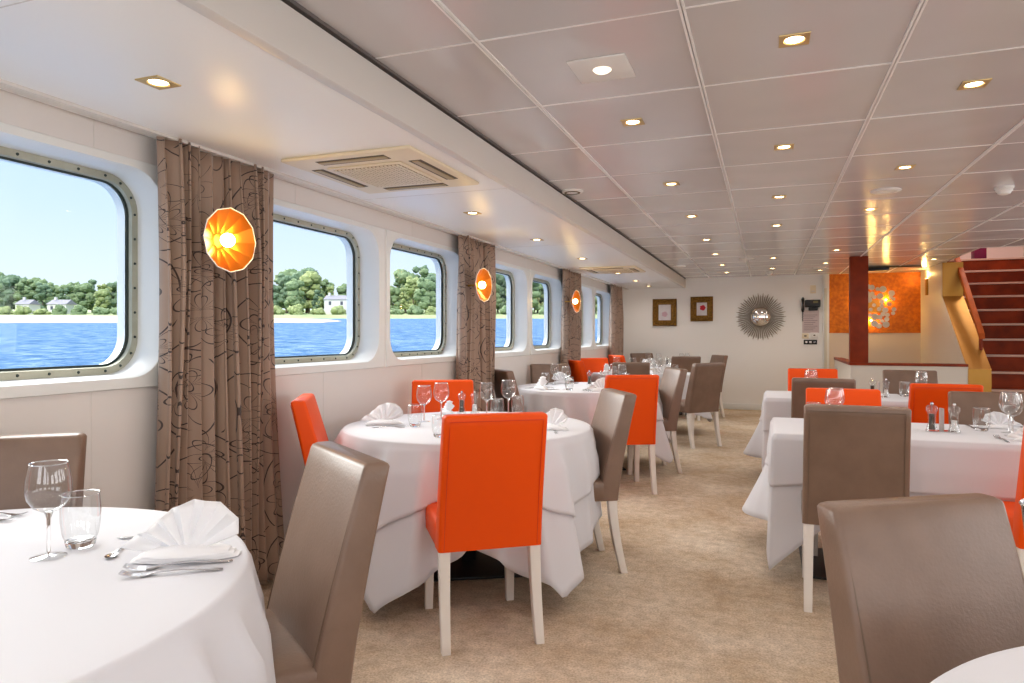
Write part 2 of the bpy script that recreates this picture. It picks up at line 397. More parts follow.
WINS = [(-0.45, 0.72), (1.05, 2.19), (2.72, 3.895), (4.03, 5.20), (5.68, 6.86), (7.02, 8.18), (8.62, 9.775), (9.92, 11.06)]
CELLS = []
for i, (a, b) in enumerate(WINS):
    if i == 0: CELLS.append((-0.53, 0.80))
    elif i % 2 == 1: CELLS.append((a - 0.045, b + 0.10)) if i == 1 else CELLS.append((a - 0.05, b + 0.1))
    else: CELLS.append((a - 0.1, b + 0.07))
CELLS = [(-0.53, 0.80), (0.97, 2.30), (2.62, 3.965), (3.985, 5.30), (5.58, 6.94), (6.96, 8.28), (8.52, 9.84), (9.855, 11.16)]
def ring(mb, outer, inner, xo, xi):
    n = len(outer); k = len(mb.v)
    mb.v += [(xo, y, z) for y, z in outer] + [(xi, y, z) for y, z in inner]
    for j in range(n):
        b = (j + 1) % n; mb.f.append((k + j, k + b, k + n + b, k + n + j))
def shrink(ya, yb, za, zb, d): return (ya + d, yb - d, za + d, zb - d)
wall = MB()
wall.box(WX - 0.02, WX, RY, FY, 0, TZ0); wall.box(WX - 0.02, WX, RY, FY, TZ1, ZS + 0.01)
ed = [RY] + [v for c in CELLS for v in c] + [FY]
for a, b in zip(ed[0::2], ed[1::2]): wall.box(WX - 0.02, WX, a, b, TZ0, TZ1)
struct(wall.build('wall_left', M['wall_low']), 'pale painted wall under and between the ship windows', 'wall')
hull = MB()
hull.box(WX - 0.235, WX - 0.215, RY - 0.1, FY + 0.3, -1.2, TZ0); hull.box(WX - 0.235, WX - 0.215, RY - 0.1, FY + 0.3, TZ1, 2.6)
for a, b in zip(ed[0::2], ed[1::2]): hull.box(WX - 0.235, WX - 0.215, a, b, TZ0, TZ1)
for (a, b), (ca, cb) in zip(WINS, CELLS):
    inn = rr(*shrink(a, b, OZ0, OZ1, 0.042), 0.125)
    ring(hull, sq(ca, cb, TZ0, TZ1), inn, WX - 0.215, WX - 0.215); ring(hull, inn, rr(*shrink(a, b, OZ0, OZ1, 0.046), 0.125), WX - 0.215, WX - 0.165)
struct(hull.build('wall_outer', M['hull'], smooth=True, angle=30), 'white painted outer hull around the windows', 'wall')
# seams of the lower wall panels
mb = MB()
for y in (0.6, 1.86, 2.62, 3.3, 4.5, 5.75, 7.0, 8.2, 9.4, 10.6, 11.6): mb.box(WX, WX + 0.001, y, y + 0.003, 0.1, TZ0)
for y in (0.7, 1.87, 3.05, 4.35, 5.6, 6.9, 8.1, 9.3, 10.5, 11.5): mb.box(WX, WX + 0.001, y, y + 0.003, TZ1, ZS)
struct(mb.build('trim_7', M['fascia']), 'thin joints between the window wall panels', 'trim')
for i, ((a, b), (ca, cb)) in enumerate(zip(WINS, CELLS)):
    w = struct(empty('window_%d' % (i + 1), (0, 0, 0)), None, 'window')
    w['label'] = ['ship window out of the frame', 'rounded ship window before the first curtain', 'rounded ship window just after the first curtain', 'rounded ship window before the second curtain',
                  'rounded ship window just after the second curtain', 'rounded ship window before the third curtain', 'rounded ship window just after the third curtain', 'last rounded ship window before the end wall'][i]
    mb = MB()
    o0 = sq(ca, cb, TZ0, TZ1); o1 = sq(ca + 0.004, cb - 0.004, TZ0 + 0.004, TZ1 - 0.004)
    in0 = rr(a, b, OZ0, OZ1, 0.16); in1 = rr(*shrink(a, b, OZ0, OZ1, 0.004), 0.158); in2 = rr(*shrink(a, b, OZ0, OZ1, 0.012), 0.15)
    ring(mb, o0, o1, WX - 0.001, WX + 0.009); ring(mb, o1, in0, WX + 0.009, WX + 0.009); ring(mb, in0, in1, WX + 0.009, WX + 0.002); ring(mb, in1, in2, WX + 0.002, WX - 0.142)
    mb.build('window_surround', M['white'], w, smooth=True, angle=35)
    mb = MB()
    f0 = rr(*shrink(a, b, OZ0, OZ1, 0.008), 0.152); f1 = rr(*shrink(a, b, OZ0, OZ1, 0.012), 0.148); f2 = rr(*shrink(a, b, OZ0, OZ1, 0.040), 0.128); f3 = rr(*shrink(a, b, OZ0, OZ1, 0.044), 0.124)
    ring(mb, f0, f1, WX - 0.145, WX - 0.132); ring(mb, f1, f2, WX - 0.132, WX - 0.132); ring(mb, f2, f3, WX - 0.132, WX - 0.150)
    fr = mb.build('window_frame', M['frame'], w, smooth=True, angle=35)
    mb = MB(); g0 = rr(*shrink(a, b, OZ0, OZ1, 0.0425), 0.124); g1 = rr(*shrink(a, b, OZ0, OZ1, 0.052), 0.115)
    ring(mb, g0, g1, WX - 0.146, WX - 0.150); mb.build('gasket', M['gasket'], w)
    pn = rr(*shrink(a, b, OZ0, OZ1, 0.041), 0.124); mb = MB()
    mb.add([(WX - 0.152, y, z) for y, z in pn], [tuple(range(len(pn)))]); mb.add([(WX - 0.158, y, z) for y, z in pn], [tuple(range(len(pn)))])
    mb.build('window_pane', M['pane'], w)
    if i in (1, 2, 3):
        first = None; cl = rr(*shrink(a, b, OZ0, OZ1, 0.026), 0.138, 3)
        per = []
        for (p, q) in zip(cl, cl[1:] + cl[:1]):
            d = math.dist(p, q); nn = max(1, round(d / 0.115))
            per += [(p[0] + (q[0] - p[0]) * t / nn, p[1] + (q[1] - p[1]) * t / nn) for t in range(nn)]
        for (y, z) in per:
            if first is None:
                mb = MB(); mb.lathe([(0.0001, 0.004), (0.0045, 0.0035), (0.006, 0.0)], 8)
                first = mb.build('bolt', M['gasket'], fr, smooth=True); first.rotation_euler = (0, PI / 2, 0); bo = first
            else:
                bo = first.copy(); col.objects.link(bo)
            bo.location = (WX - 0.132, y, z)

# ---- far wall, side walls, shell
mb = MB()
xx = [-2.66, -1.72, -0.77, 0.17, 0.86, 0.95]
for a, b in zip(xx, xx[1:]): mb.box(a + 0.001, b - 0.001, FY, FY + 0.1, 0, ZC + 0.1)
mb.box(0.95, 2.35, FY, FY + 0.1, 0, ZC + 0.1); mb.box(-2.66, 2.35, FY + 0.004, FY + 0.11, 0, ZC + 0.1)
struct(mb.build('wall_back', M['far']), 'white panelled end wall with pictures and mirror', 'wall')
mb = MB(); mb.box(2.238, 2.30, 10.745, FY + 0.1, 0, ZC + 0.02)
mb.add([(2.238, 9.50, 0), (2.2445, 9.50, 0), (2.2445, 10.745, 0), (2.238, 10.745, 0), (2.238, 9.50, 0.84), (2.2445, 9.50, 0.84), (2.2445, 10.745, 1.785), (2.238, 10.745, 1.785)],
       [(0, 3, 2, 1), (4, 5, 6, 7), (0, 1, 5, 4), (1, 2, 6, 5), (2, 3, 7, 6), (3, 0, 4, 7)])
struct(mb.build('wall_stairside', mat('cream wall', 'E4D8C8', 0.45)), 'cream wall closing the side of the stairs', 'wall')
mb = MB()
wy = [RY - 0.1, -1.2, 0.0, 0.8, 2.0, 2.8, 4.0, 4.8, 6.0, 6.8, 8.0, 13.4]
mb.box(RX, RX + 0.12, wy[0], wy[-1], 0, 1.0); mb.box(RX, RX + 0.12, wy[0], wy[-1], 1.9, 4.2)
for a, b in zip(wy[0::2], wy[1::2]): mb.box(RX, RX + 0.12, a, b, 1.0, 1.9)
struct(mb.build('wall_right', M['wall']), 'white wall of the opposite side', 'wall')
mb = MB()
wx = [-2.66, -1.7, -0.5, 0.4, 1.6, 2.2, 3.4, 4.1]
mb.box(-2.66, 4.1, RY - 0.1, RY, 0, 1.05); mb.box(-2.66, 4.1, RY - 0.1, RY, 1.95, 2.4)
for a, b in zip(wx[0::2], wx[1::2]): mb.box(a, b, RY - 0.1, RY, 1.05, 1.95)
struct(mb.build('wall_front', M['wall']), 'white wall behind the photographer', 'wall')
mb = MB(); mb.box(WX, 0.84, FY - 0.018, FY, 0, 0.1)
struct(mb.build('baseboard_back', M['white'], bevel=0.004), 'white skirting board of the end wall', 'skirting')
mb = MB(); mb.box(WX, WX + 0.015, RY, FY, 0, 0.1)
struct(mb.build('baseboard_left', M['white'], bevel=0.004), 'white skirting board below the windows', 'skirting')
# door edge beside the gilded panel
mb = MB(); mb.box(0.855, 0.948, FY - 0.07, FY + 0.0, 0, ZC)
d = struct(mb.build('door_1', M['white'], bevel=0.005), 'white door casing beside the gilded panel', 'door')
mb = MB(); mb.box(0.872, 0.915, FY - 0.076, FY - 0.068, 0.15, 2.0); mb.build('door_seal', mat('pale casing', 'D5D3C4', 0.5), d, bevel=0.01)
# gilded wallpaper panel
mb = MB(); mb.box(0.953, 2.257, FY - 0.012, FY - 0.001, 1.281, ZC - 0.003)
struct(mb.build('wallpaper_panel', M['gilt']), 'orange gold wallpaper on the upper end wall', 'wallpaper')
mb = MB(); mb.box(0.953, 2.257, FY - 0.004, FY - 0.0005, 0, 1.281)
struct(mb.build('trim_8', mat('cream panel', 'DCCFC0', 0.5)), 'cream panel below the gilded wallpaper', 'trim')

# half wall with red cap and red column
mb = MB(); mb.box(0.99, 2.25, 9.49, 9.60, 0, 0.872); mb.box(0.99, 1.09, 9.60, 11.6, 0, 0.872)
hw = struct(mb.build('trim_9', mat('half wall paint', 'DDD6CC', 0.45)), 'low white half wall before the stairs', 'wall')
mb = MB(); mb.box(0.98, 2.25, 9.475, 9.615, 0.872, 0.905); mb.box(0.98, 1.10, 9.615, 11.62, 0.872, 0.905)
struct(mb.build('trim_10', M['wood_red'], bevel=0.004), 'red brown cap of the half wall', 'trim')
mb = MB(); mb.box(0.985, 1.19, 9.478, 9.61, 0.905, ZC + 0.01)
struct(mb.build('trim_11', M['wood_red'], bevel=0.004), 'red brown square column on the half wall', 'column')

# ---- stairs
st = struct(empty('staircase', (0, 0, 0)), 'red brown wooden staircase with pale nosings', 'stairs')
R_, T_ = 0.2, 0.28; Y0 = 10.8 - 0.28 * 6.25
for k in range(12):
    z1 = R_ * (k + 1); y = Y0 + T_ * k
    mb = MB(); mb.box(2.487, RX, y, y + 0.02, z1 - R_, z1 - 0.022); mb.build('riser', M['riser'], st)
    mb = MB(); mb.box(2.487, RX, y - 0.012, y + T_ + 0.02, z1 - 0.022, z1); t = mb.build('tread', M['riser'], st)
    mb = MB(); mb.box(2.487, RX, y - 0.016, y + 0.02, z1 - 0.024, z1 + 0.003); mb.build('nosing', M['nosing'], t, bevel=0.003)
# gold stringer box
def quad_prism(pts, x0, x1):
    m = MB(); n = len(pts)
    m.add([(x0, y, z) for y, z in pts] + [(x1, y, z) for y, z in pts], [tuple(range(n)), tuple(reversed(range(n, 2 * n)))] + [(i, (i + 1) % n, n + (i + 1) % n, n + i) for i in range(n)])
    return m
sg = quad_prism([(9.49, 0), (9.49, 0.845), (10.72, 1.775), (10.72, ZC), (11.0, ZC), (11.0, 1.50), (9.75, 0.5), (9.75, 0)], 2.245, 2.485)
struct(sg.build('stair_stringer', M['gold']), 'gold leafed boxed stringer of the staircase', 'stair side')
hr = empty('handrail', (2.455, 9.8, 0.95), 0, 'varnished orange wood handrail over the gold stair side', 'handrail')
mb = quad_prism([(y - 9.8, z - 0.95) for y, z in ((9.74, 1.20), (9.76, 1.275), (10.9, 2.325), (10.93, 2.25))], -0.032, 0.032)
mb.build('rail', M['rail'], hr, bevel=0.006)
mb = MB(); mb.box(-0.017, 0.017, -0.02, 0.02, -0.09, 0.27); mb.build('post', M['wood_red'], hr, bevel=0.003)
# stairwell above
mb = MB()
mb.box(2.24, 2.27, 9.03, 13.4, ZC - 0.0, ZC + 0.14); mb.box(2.24, RX, 9.03, 9.07, ZC, ZC + 0.14)
struct(mb.build('trim_12', M['fascia']), 'grey edge around the stairwell opening', 'trim')
mb = MB()
mb.box(2.2, 2.24, 9.0, 13.4, ZC + 0.14, 4.2); mb.box(2.2, RX + 0.1, 13.4, 13.5, 0, 4.2); mb.box(2.2, RX + 0.1, 8.9, 13.5, 4.2, 4.25); mb.box(2.2, RX + 0.1, 8.9, 8.95, 2.36, 4.2)
mb.box(2.35, RX, 12.4, 13.4, 0, 2.38)
struct(mb.build('wall_stairwell', mat('stairwell paint', 'E8D8D4', 0.5)), 'pale pink white walls of the upper stairwell', 'wall')
mb = MB(); mb.box(3.0, 3.16, 12.3, 12.5, 2.41, 2.9)
tag(mb.build('purple_panel', M['purple'], bevel=0.01), 'dark purple panel glimpsed at the top of the staircase', 'panel')
l = bpy.data.lights.new('stairwell_lamp', 'POINT'); l.energy = 28; l.color = (1, 0.86, 0.76); l.shadow_soft_size = 0.15
o = bpy.data.objects.new('stairwell_lamp', l); col.objects.link(o); o.location = (3.1, 11.4, 3.9)

# ================================================================== CEILING FIXTURES
def make_downlight():
    t = empty('downlight')
    mb = MB(); n = 24
    o_ = [(-0.055, -0.055), (0.055, -0.055), (0.055, 0.055), (-0.055, 0.055)]
    ci = []; so2 = []
    for j in range(n):
        a = 2 * PI * j / n; c_, s_ = math.cos(a), math.sin(a); mxx = max(abs(c_), abs(s_))
        so2.append((0.048 * c_ / mxx, 0.048 * s_ / mxx)); ci.append((0.034 * c_, 0.034 * s_))
    mb.loft([[(x, y, 0) for x, y in so2], [(x * .98, y * .98, -0.004) for x, y in so2], [(x, y, -0.004) for x, y in ci], [(x * .9, y * .9, 0.004) for x, y in ci]], True, False, False)
    mb.build('trim_plate', M['brass_trim'], t)
    mb = MB(); mb.lathe([(0.0001, -0.0015), (0.028, -0.0015), (0.031, 0.003)], 20); mb.build('lamp', M['warm'], t)
    return t
DL = make_downlight(); used = [False]
def lampdata(w, color, soft):
    l = bpy.data.lights.new('downlight_beam', 'SPOT'); l.energy = w; l.color = color; l.spot_size = math.radians(165); l.spot_blend = 0.9; l.shadow_soft_size = soft
    return l
LD = lampdata(LAMP_W, (1.0, 0.91, 0.82), 0.05)
def place_down(x, y, z, label, src=None):
    src = src or DL
    o = dup(src, (x, y, z), 0, label, 'recessed ceiling spotlights', cat='ceiling light')
    lo = bpy.data.objects.new('downlight_beam', LD); col.objects.link(lo); lo.parent = o; lo.location = (0, 0, -0.03)
ordn = ['first', 'second', 'third', 'fourth', 'fifth', 'sixth', 'seventh', 'eighth', 'ninth', 'tenth']
def in_frame(x, y, z):
    dz = -math.sin(YAW) * x + math.cos(YAW) * y; dx = math.cos(YAW) * x + math.sin(YAW) * y
    return dz > 0.1 and abs(dx / dz) < 512 / 683 and (z - 1.25) / dz < 335 / 683
cols = {'over the aisle between the tables': (-0.575, [-0.3, 1.08, 3.14, 4.51, 5.80, 7.28, 8.62, 9.98, 11.2]),
        'in the middle ceiling row': (0.088, [-0.3, 1.08, 2.45, 3.83, 5.20, 6.55, 9.3, 10.75]),
        'in the ceiling row above the square tables': (0.762, [-0.3, 1.6, 3.13, 4.54, 5.96, 8.69, 10.2, 11.3]),
        'in the ceiling row nearer the staircase': (2.03, [1.6, 3.6, 10.16]),
        'in the ceiling row along the far side': (2.8, [1.6, 4.5, 7.4])}
for nm, (x, ys) in cols.items():
    i = 0
    for y in ys:
        if in_frame(x, y, ZC): place_down(x, y, ZC - 0.0005, 'square recessed spotlight, %s %s' % ('the only one' if x > 2 else ordn[i] + ' one', nm)); i += 1
        else: place_down(x, y, ZC - 0.0005, 'square recessed spotlight of the ceiling part out of the picture')
for i, y in enumerate([-0.9, 1.67, 4.19, 5.56, 7.1, 8.95, 10.3, 11.5]):
    place_down(-1.84, y, ZS, 'square recessed spotlight, %s one in the white dropped ceiling' % ordn[i - 1] if i else 'square recessed spotlight of the ceiling part out of the picture')
for o in [c for c in kids(DL)] + [DL]: bpy.data.objects.remove(o)

# big square plate with a small light
t = empty('square_ceiling_plate', (-0.565, 2.47, ZC - 0.0005), 0, 'large white square ceiling plate with a small lamp', 'ceiling light')
mb = MB(); mb.box(-0.105, 0.105, -0.11, 0.11, -0.006, 0); mb.build('plate', M['plastic'], t, bevel=0.002)
mb = MB(); mb.lathe([(0.0001, -0.016), (0.024, -0.014), (0.034, -0.006)], 20); mb.build('lens', mat('dim lens', 'FFFFFF', emit=((1, 0.85, 0.6), 1.6)), t, smooth=True)
def disc(name, loc, r, h, label, cat, ringr=None):
    t = empty(name, loc, 0, label, cat)
    mb = MB(); mb.lathe([(r, 0), (r, -h * 0.5), (r * 0.93, -h), (r * 0.7, -h * 1.1), (0.0001, -h * 1.1)], 32); mb.build('cover', M['plastic'], t, smooth=True)
    mb = MB(); mb.lathe([(r * 0.72, -h * 1.1), (r * 0.72, -h * 1.35), (r * 0.55, -h * 1.35), (r * 0.55, -h * 1.1)], 32); mb.build('ring', M['fascia'] if ringr is None else ringr, t, smooth=True)
    return t
disc('air_vent', (-1.235, 4.5, ZC), 0.075, 0.012, 'round white air valve near the dropped ceiling edge', 'air vent', M['slot'])
disc('air_vent', (-1.15, 9.9, ZC), 0.09, 0.012, 'flat round air valve close to the end wall pictures', 'air vent')
disc('ceiling_speaker', (0.762, 5.23, ZC), 0.095, 0.008, 'white round ceiling speaker above the square tables', 'speaker')
disc('ceiling_speaker', (-0.236, 9.25, ZC), 0.10, 0.008, 'flat round ceiling speaker before the sunburst mirror', 'speaker')
disc('ceiling_speaker', (0.73, 10.85, ZC), 0.09, 0.008, 'small flat ceiling disc before the telephone', 'speaker')
def smoke(loc, label):
    t = empty('smoke_detector', loc, 0, label, 'smoke detector')
    mb = MB(); mb.lathe([(0.055, 0), (0.055, -0.012), (0.048, -0.016)], 24); mb.build('base', M['plastic'], t, smooth=True)
    mb = MB(); mb.lathe([(0.048, -0.016), (0.050, -0.026), (0.040, -0.034), (0.036, -0.046), (0.018, -0.052), (0.0001, -0.053)], 24); mb.build('sensor_head', M['plastic'], t, smooth=True)
    mb = MB(); mb.lathe([(0.046, -0.020), (0.046, -0.0235)], 24); mb.build('slot_band', M['slot'], t)
smoke((1.479, 5.38, ZC), 'white smoke detector on the ceiling before the stairs')
smoke((0.05, 11.3, ZC), 'white round detector on the ceiling above the sunburst mirror')
# dark track light near gilded panel
t = empty('track_light', (1.62, 11.0, ZC), 0, 'dark ceiling track light before the gilded wallpaper', 'track light')
mb = MB(); mb.box(-0.42, 0.42, -0.02, 0.02, -0.02, 0); mb.build('track', M['slot'], t)
mb = MB(); mb.box(-0.28, 0.02, -0.05, 0.03, -0.06, -0.02); mb.build('lamp_housing', M['dark'], t, bevel=0.006)

def cassette(loc, label, s=1.0):
    t = empty('air_conditioner', loc, 0, label, 'air conditioner', 'ceiling air conditioners')
    w, h = 0.34, 0.38
    mb = MB()
    outer = [(-w, -h), (w, -h), (w, h), (-w, h)]
    mb.box(-w, w, -h, h, -0.018, 0)
    mb.build('cover', M['cream_ac'], t, bevel=0.012, seg=3)
    mb = MB(); mb.box(-0.20, 0.20, -0.215, 0.215, -0.0265, -0.018); gr = mb.build('grille', M['cream_ac'], t, bevel=0.004)
    mb = MB(); mb.box(-0.178, 0.178, -0.19, 0.19, -0.0275, -0.0262); mb.build('mesh_back', mat('grille back', '8C7650', 0.6), gr)
    mb = MB(); n = 17
    for i in range(n):
        x = -0.178 + 0.356 * (i + 0.5) / n; mb.box(x - 0.006, x + 0.006, -0.19, 0.19, -0.031, -0.0272)
    for i in range(7):
        y = -0.19 + 0.38 * (i + 0.5) / 7; mb.box(-0.178, 0.178, y - 0.002, y + 0.002, -0.030, -0.0272)
    mb.build('grille_bars', M['cream_ac'], gr)
    for (cx, cy, lx, ly) in ((-0.265, 0, 0.032, 0.2), (0.265, 0, 0.032, 0.2), (0, -0.298, 0.18, 0.034), (0, 0.298, 0.18, 0.034)):
        mb = MB(); mb.box(cx - lx, cx + lx, cy - ly, cy + ly, -0.0195, -0.0175); sl_ = mb.build('air_slot', M['slot'], t)
        mb = MB()
        if lx < ly: mb.box(cx - lx * 0.5, cx + lx * 0.45, cy - ly + 0.005, cy + ly - 0.005, -0.023, -0.0195)
        else: mb.box(cx - lx + 0.005, cx + lx - 0.005, cy - ly * 0.5, cy + ly * 0.45, -0.023, -0.0195)
        mb.build('louver', mat('louver', 'B59F72', 0.45) if 'louver' not in M else M['louver'], sl_)
    return t
M['louver'] = mat('louver', 'B59F72', 0.45)
cassette((-1.77, 2.97, ZS), 'cream cassette air conditioner above the first round tables')
cassette((-1.78, 8.4, ZS), 'cream cassette air conditioner further along the dropped ceiling')

# ================================================================== CURTAINS AND GOLD LAMPS
def curtain(ya, yb, seed, label, folds, flare=0.0, depth=0.048):
    rnd = random.Random(seed); N = folds * 14; H_ = 26; W = yb - ya
    ph = [rnd.uniform(0.75, 1.3) for _ in range(folds)]; s_ = sum(ph); cum = [0]
    for p in ph: cum.append(cum[-1] + p / s_)
    amp = [rnd.uniform(0.6, 1.25) for _ in range(folds)]
    mb = MB(); mb.uv = []
    vs = []
    for j in range(H_ + 1):
        v = j / H_; z = ZS - 0.004 - (ZS - 0.03) * v
        ulen = 0; prev = None
        for i in range(N + 1):
            k = min(folds - 1, i // 14); t = (i - k * 14) / 14
            u = cum[k] + (cum[k + 1] - cum[k]) * t
            y = ya + W * u
            sway = (0.012 * math.sin(v * 3.1 + k * 1.7) + flare * v * v * (u - 0.25))
            gather = 0.55 + 0.45 * min(1, v * 4)
            a = amp[k] * (0.85 + 0.3 * math.sin(2.3 * v + k))
            wv = math.sin(2 * PI * t); wv = math.copysign(abs(wv) ** 0.7, wv)
            x = WX + 0.072 + depth * a * gather * wv + 0.008 * math.sin(9 * u + 4 * v)
            y2 = y + sway + 0.010 * a * math.sin(4 * PI * t)
            p = (x, y2, z)
            if prev: ulen += math.dist((prev[0] , prev[1]), (p[0], p[1]))
            prev = p; vs.append(p); mb.uv.append((0.3 * ulen + 0.8 * (y2 - ya), z + seed * 0.37))
    fs = []
    for j in range(H_):
        for i in range(N):
            a = j * (N + 1) + i; fs.append((a, a + 1, a + N + 2, a + N + 1))
    mb.v = vs; mb.f = fs
    o = mb.build('curtain', M['curtain'], None, smooth=True, angle=180, solid=0.003)
    return tag(o, label, 'curtain', 'patterned window curtains')
curtain(2.09, 2.80, 3, 'brown swirl patterned curtain at the first big window', 11, 0.10)
curtain(4.98, 5.76, 5, 'brown swirl patterned curtain, second along the windows', 9, 0.05)
curtain(7.98, 8.80, 8, 'brown swirl patterned curtain, third along the windows', 9, 0.04)
curtain(10.72, 11.50, 12, 'brown swirl patterned curtain in the corner by the end wall', 8, 0.12)
mb = MB(); mb.box(WX + 0.045, WX + 0.10, RY, FY, ZS - 0.012, ZS)
struct(mb.build('trim_13', M['fascia']), 'curtain track under the dropped ceiling', 'trim')

def gold_lamp(y, label):
    t = empty('wall_lamp', (WX + 0.20, y, 1.652), 0, label, 'wall lamp', 'copper wall lamps on the curtains')
    t.rotation_euler = (0, 0, -0.10)
    n = 12; mb = MB()
    R0, R1 = 0.035, 0.136
    inner = [(0.0, R0 * math.cos(2 * PI * j / n), R0 * math.sin(2 * PI * j / n)) for j in range(n)]
    outer = [(0.062, R1 * math.cos(2 * PI * j / n), R1 * math.sin(2 * PI * j / n)) for j in range(n)]
    mid = [(0.02, 0.09 * math.cos(2 * PI * (j + .5) / n), 0.09 * math.sin(2 * PI * (j + .5) / n)) for j in range(n)]
    k = 0; vs = [(0.0, 0, 0)] + inner + outer; fs = []
    for j in range(n):
        b = (j + 1) % n; fs += [(0, 1 + j, 1 + b), (1 + j, 1 + n + j, 1 + n + b, 1 + b)]
    mb.add(vs, fs); dsh = mb.build('dish', M['copper'], t, solid=0.003)
    mb = MB(); mb.tube([(p[0], p[1], p[2]) for p in outer], 0.0028, 6, True); mb.build('rim', M['plastic'], dsh)
    mb = MB(); mb.tube([(-0.085, 0, 0), (-0.04, 0, 0), (-0.001, 0, 0)], 0.008, 10); mb.build('bracket', M['gold'], t)
    mb = MB(); prof = [(0.0001, -0.03)] + [(0.03 * math.sin(a), -0.03 * math.cos(a)) for a in [PI * i / 10 for i in range(1, 10)]] + [(0.0001, 0.03)]
    mb.lathe(prof, 20, (0, 0, 0)); mb.xform(Matrix.Translation((0.045, 0, 0))); mb.build('bulb', M['bulb'], t, smooth=True)
    l = bpy.data.lights.new('lamp_glow', 'POINT'); l.energy = 1.3; l.color = (1, 0.62, 0.2); l.shadow_soft_size = 0.03
    o = bpy.data.objects.new('lamp_glow', l); col.objects.link(o); o.parent = t; o.location = (0.10, 0, 0)
    return t
gold_lamp(2.30, 'faceted copper wall lamp on the curtain at the first big window')
gold_lamp(5.07, 'faceted copper wall lamp on the second curtain')
gold_lamp(7.93, 'faceted copper wall lamp on the third curtain')

# ================================================================== END WALL DECOR
def picture(xc, zc, w, h, label, art):
    t = empty('picture_frame', (xc, FY, zc), 0, label, 'picture', 'small gold framed pictures')
    mb = MB(); a, b = w / 2, h / 2
    prof = [(0, 0.0), (0, 0.03), (0.018, 0.045), (0.035, 0.03), (0.05, 0.035), (0.062, 0.018), (0.085, 0.022), (0.10, 0.008), (0.10, 0.0)]
    rings = [[(-a + i, -d, -b + i), (a - i, -d, -b + i), (a - i, -d, b - i), (-a + i, -d, b - i)] for i, d in prof]
    mb.loft(rings, True, False, False); mb.build('frame', M['goldframe'], t)
    mb = MB(); i = 0.1; mb.box(-a + i, a - i, -0.006, -0.001, -b + i, b - i); mb.build('artwork', M['art_paper'], t)
    mb = MB()
    for k in range(5):
        aa = 2 * PI * k / 5; cx, cz = 0.022 * math.cos(aa) + art[1], 0.026 * math.sin(aa) + art[2]
        mb.add([(cx + 0.030 * math.cos(q), -0.0065 - 0.0002 * k, cz + 0.022 * math.sin(q)) for q in [2 * PI * m / 10 for m in range(10)]], [tuple(range(10))])
    mb.build('painted_flower', art[0], t)
    return t
picture(-1.655, 1.642, 0.41, 0.47, 'gold framed picture of a pale pink flower near the window corner', (M['pinkish'], 0.0, -0.03))
picture(-1.03, 1.695, 0.37, 0.42, 'gold framed picture with a bright red flower', (M['red'], 0.015, 0.02))

t = empty('sunburst_mirror', (-0.085, FY, 1.552), 0, 'round convex mirror with a sunburst of silver rays', 'mirror')
mb = MB(); mb.lathe([(0.0001, 0.075)] + [(0.140 * math.sin(a), 0.03 + 0.045 * math.cos(a)) for a in [PI / 2 * i / 10 for i in range(1, 11)]], 40)
mb.xform(Matrix.Rotation(PI / 2, 4, 'X')); mb.build('mirror_glass', M['mirror'], t, smooth=True)
mb = MB(); mb.tube([(0.147 * math.cos(2 * PI * j / 40), -0.035, 0.147 * math.sin(2 * PI * j / 40)) for j in range(40)], 0.012, 8, True); mb.build('rim', M['silver_leaf'], t, smooth=True)
mb = MB(); mb.lathe([(0.0001, 0.03), (0.15, 0.03), (0.16, 0.015), (0.16, 0.0)], 40); mb.xform(Matrix.Rotation(PI / 2, 4, 'X')); mb.build('back_plate', M['silver_leaf'], t, smooth=True)
def ray_mesh(L, w):
    mb = MB(); mb.loft([[(0.13, -0.010, -w), (0.13, -0.010, w), (0.13, -0.022, 0)], [(0.13 + L * 0.8, -0.010, -w * 1.7), (0.13 + L * 0.8, -0.010, w * 1.7), (0.13 + L * 0.8, -0.026, 0)], [(0.13 + L, -0.012, -w * 0.4), (0.13 + L, -0.012, w * 0.4), (0.13 + L, -0.016, 0)]])
    return mb
ra = ray_mesh(0.265, 0.0058).build('ray', M['silver_leaf'], t); rb = ray_mesh(0.235, 0.0052).build('ray', M['silver_leaf'], t)
NR = 60
for j in range(NR):
    if j == 0: o = ra
    elif j == 1: o = rb
    else:
        o = (ra if j % 2 == 0 else rb).copy(); col.objects.link(o)
    o.rotation_euler = (0, 2 * PI * j / NR, 0)

# telephone, notice, switches, sockets
t = empty('wall_telephone', (0.665, FY, 1.76), 0, 'black wall telephone with handset above a notice', 'telephone')
mb = MB(); mb.box(-0.075, 0.155, -0.07, 0, -0.06, 0.06); mb.build('body', M['dark'], t, bevel=0.012, seg=3)
mb = MB(); mb.box(-0.02, 0.12, -0.055, 0, -0.115, -0.06); mb.build('cradle', M['dark'], t, bevel=0.01)
mb = MB(); mb.tube([(-0.105, -0.05, 0.09), (-0.105, -0.075, 0.07), (-0.105, -0.06, -0.02), (-0.105, -0.075, -0.10), (-0.105, -0.05, -0.13)], [0.018, 0.026, 0.014, 0.026, 0.018], 10); mb.build('handset', M['dark'], t, smooth=True)
pts = [(-0.105 + 0.010 * math.cos(q * 1.9), -0.045 + 0.010 * math.sin(q * 1.9), -0.13 - 0.0035 * q) for q in range(46)]
mb = MB(); mb.tube(pts, 0.003, 5); mb.build('cord', M['dark'], t)
mb = MB(); mb.box(0.05, 0.12, -0.073, -0.069, 0.005, 0.04); mb.build('display', mat('olive display', '6D6A3E', 0.4), t)
t = empty('notice', (0.69, FY, 1.47), 0, 'printed notice sheet pinned below the black telephone', 'notice')
mb = MB(); mb.box(-0.135, 0.115, -0.004, 0, -0.185, 0.185); mb.build('sheet', mat('pink grey sheet', 'CDBDBD', 0.7), t)
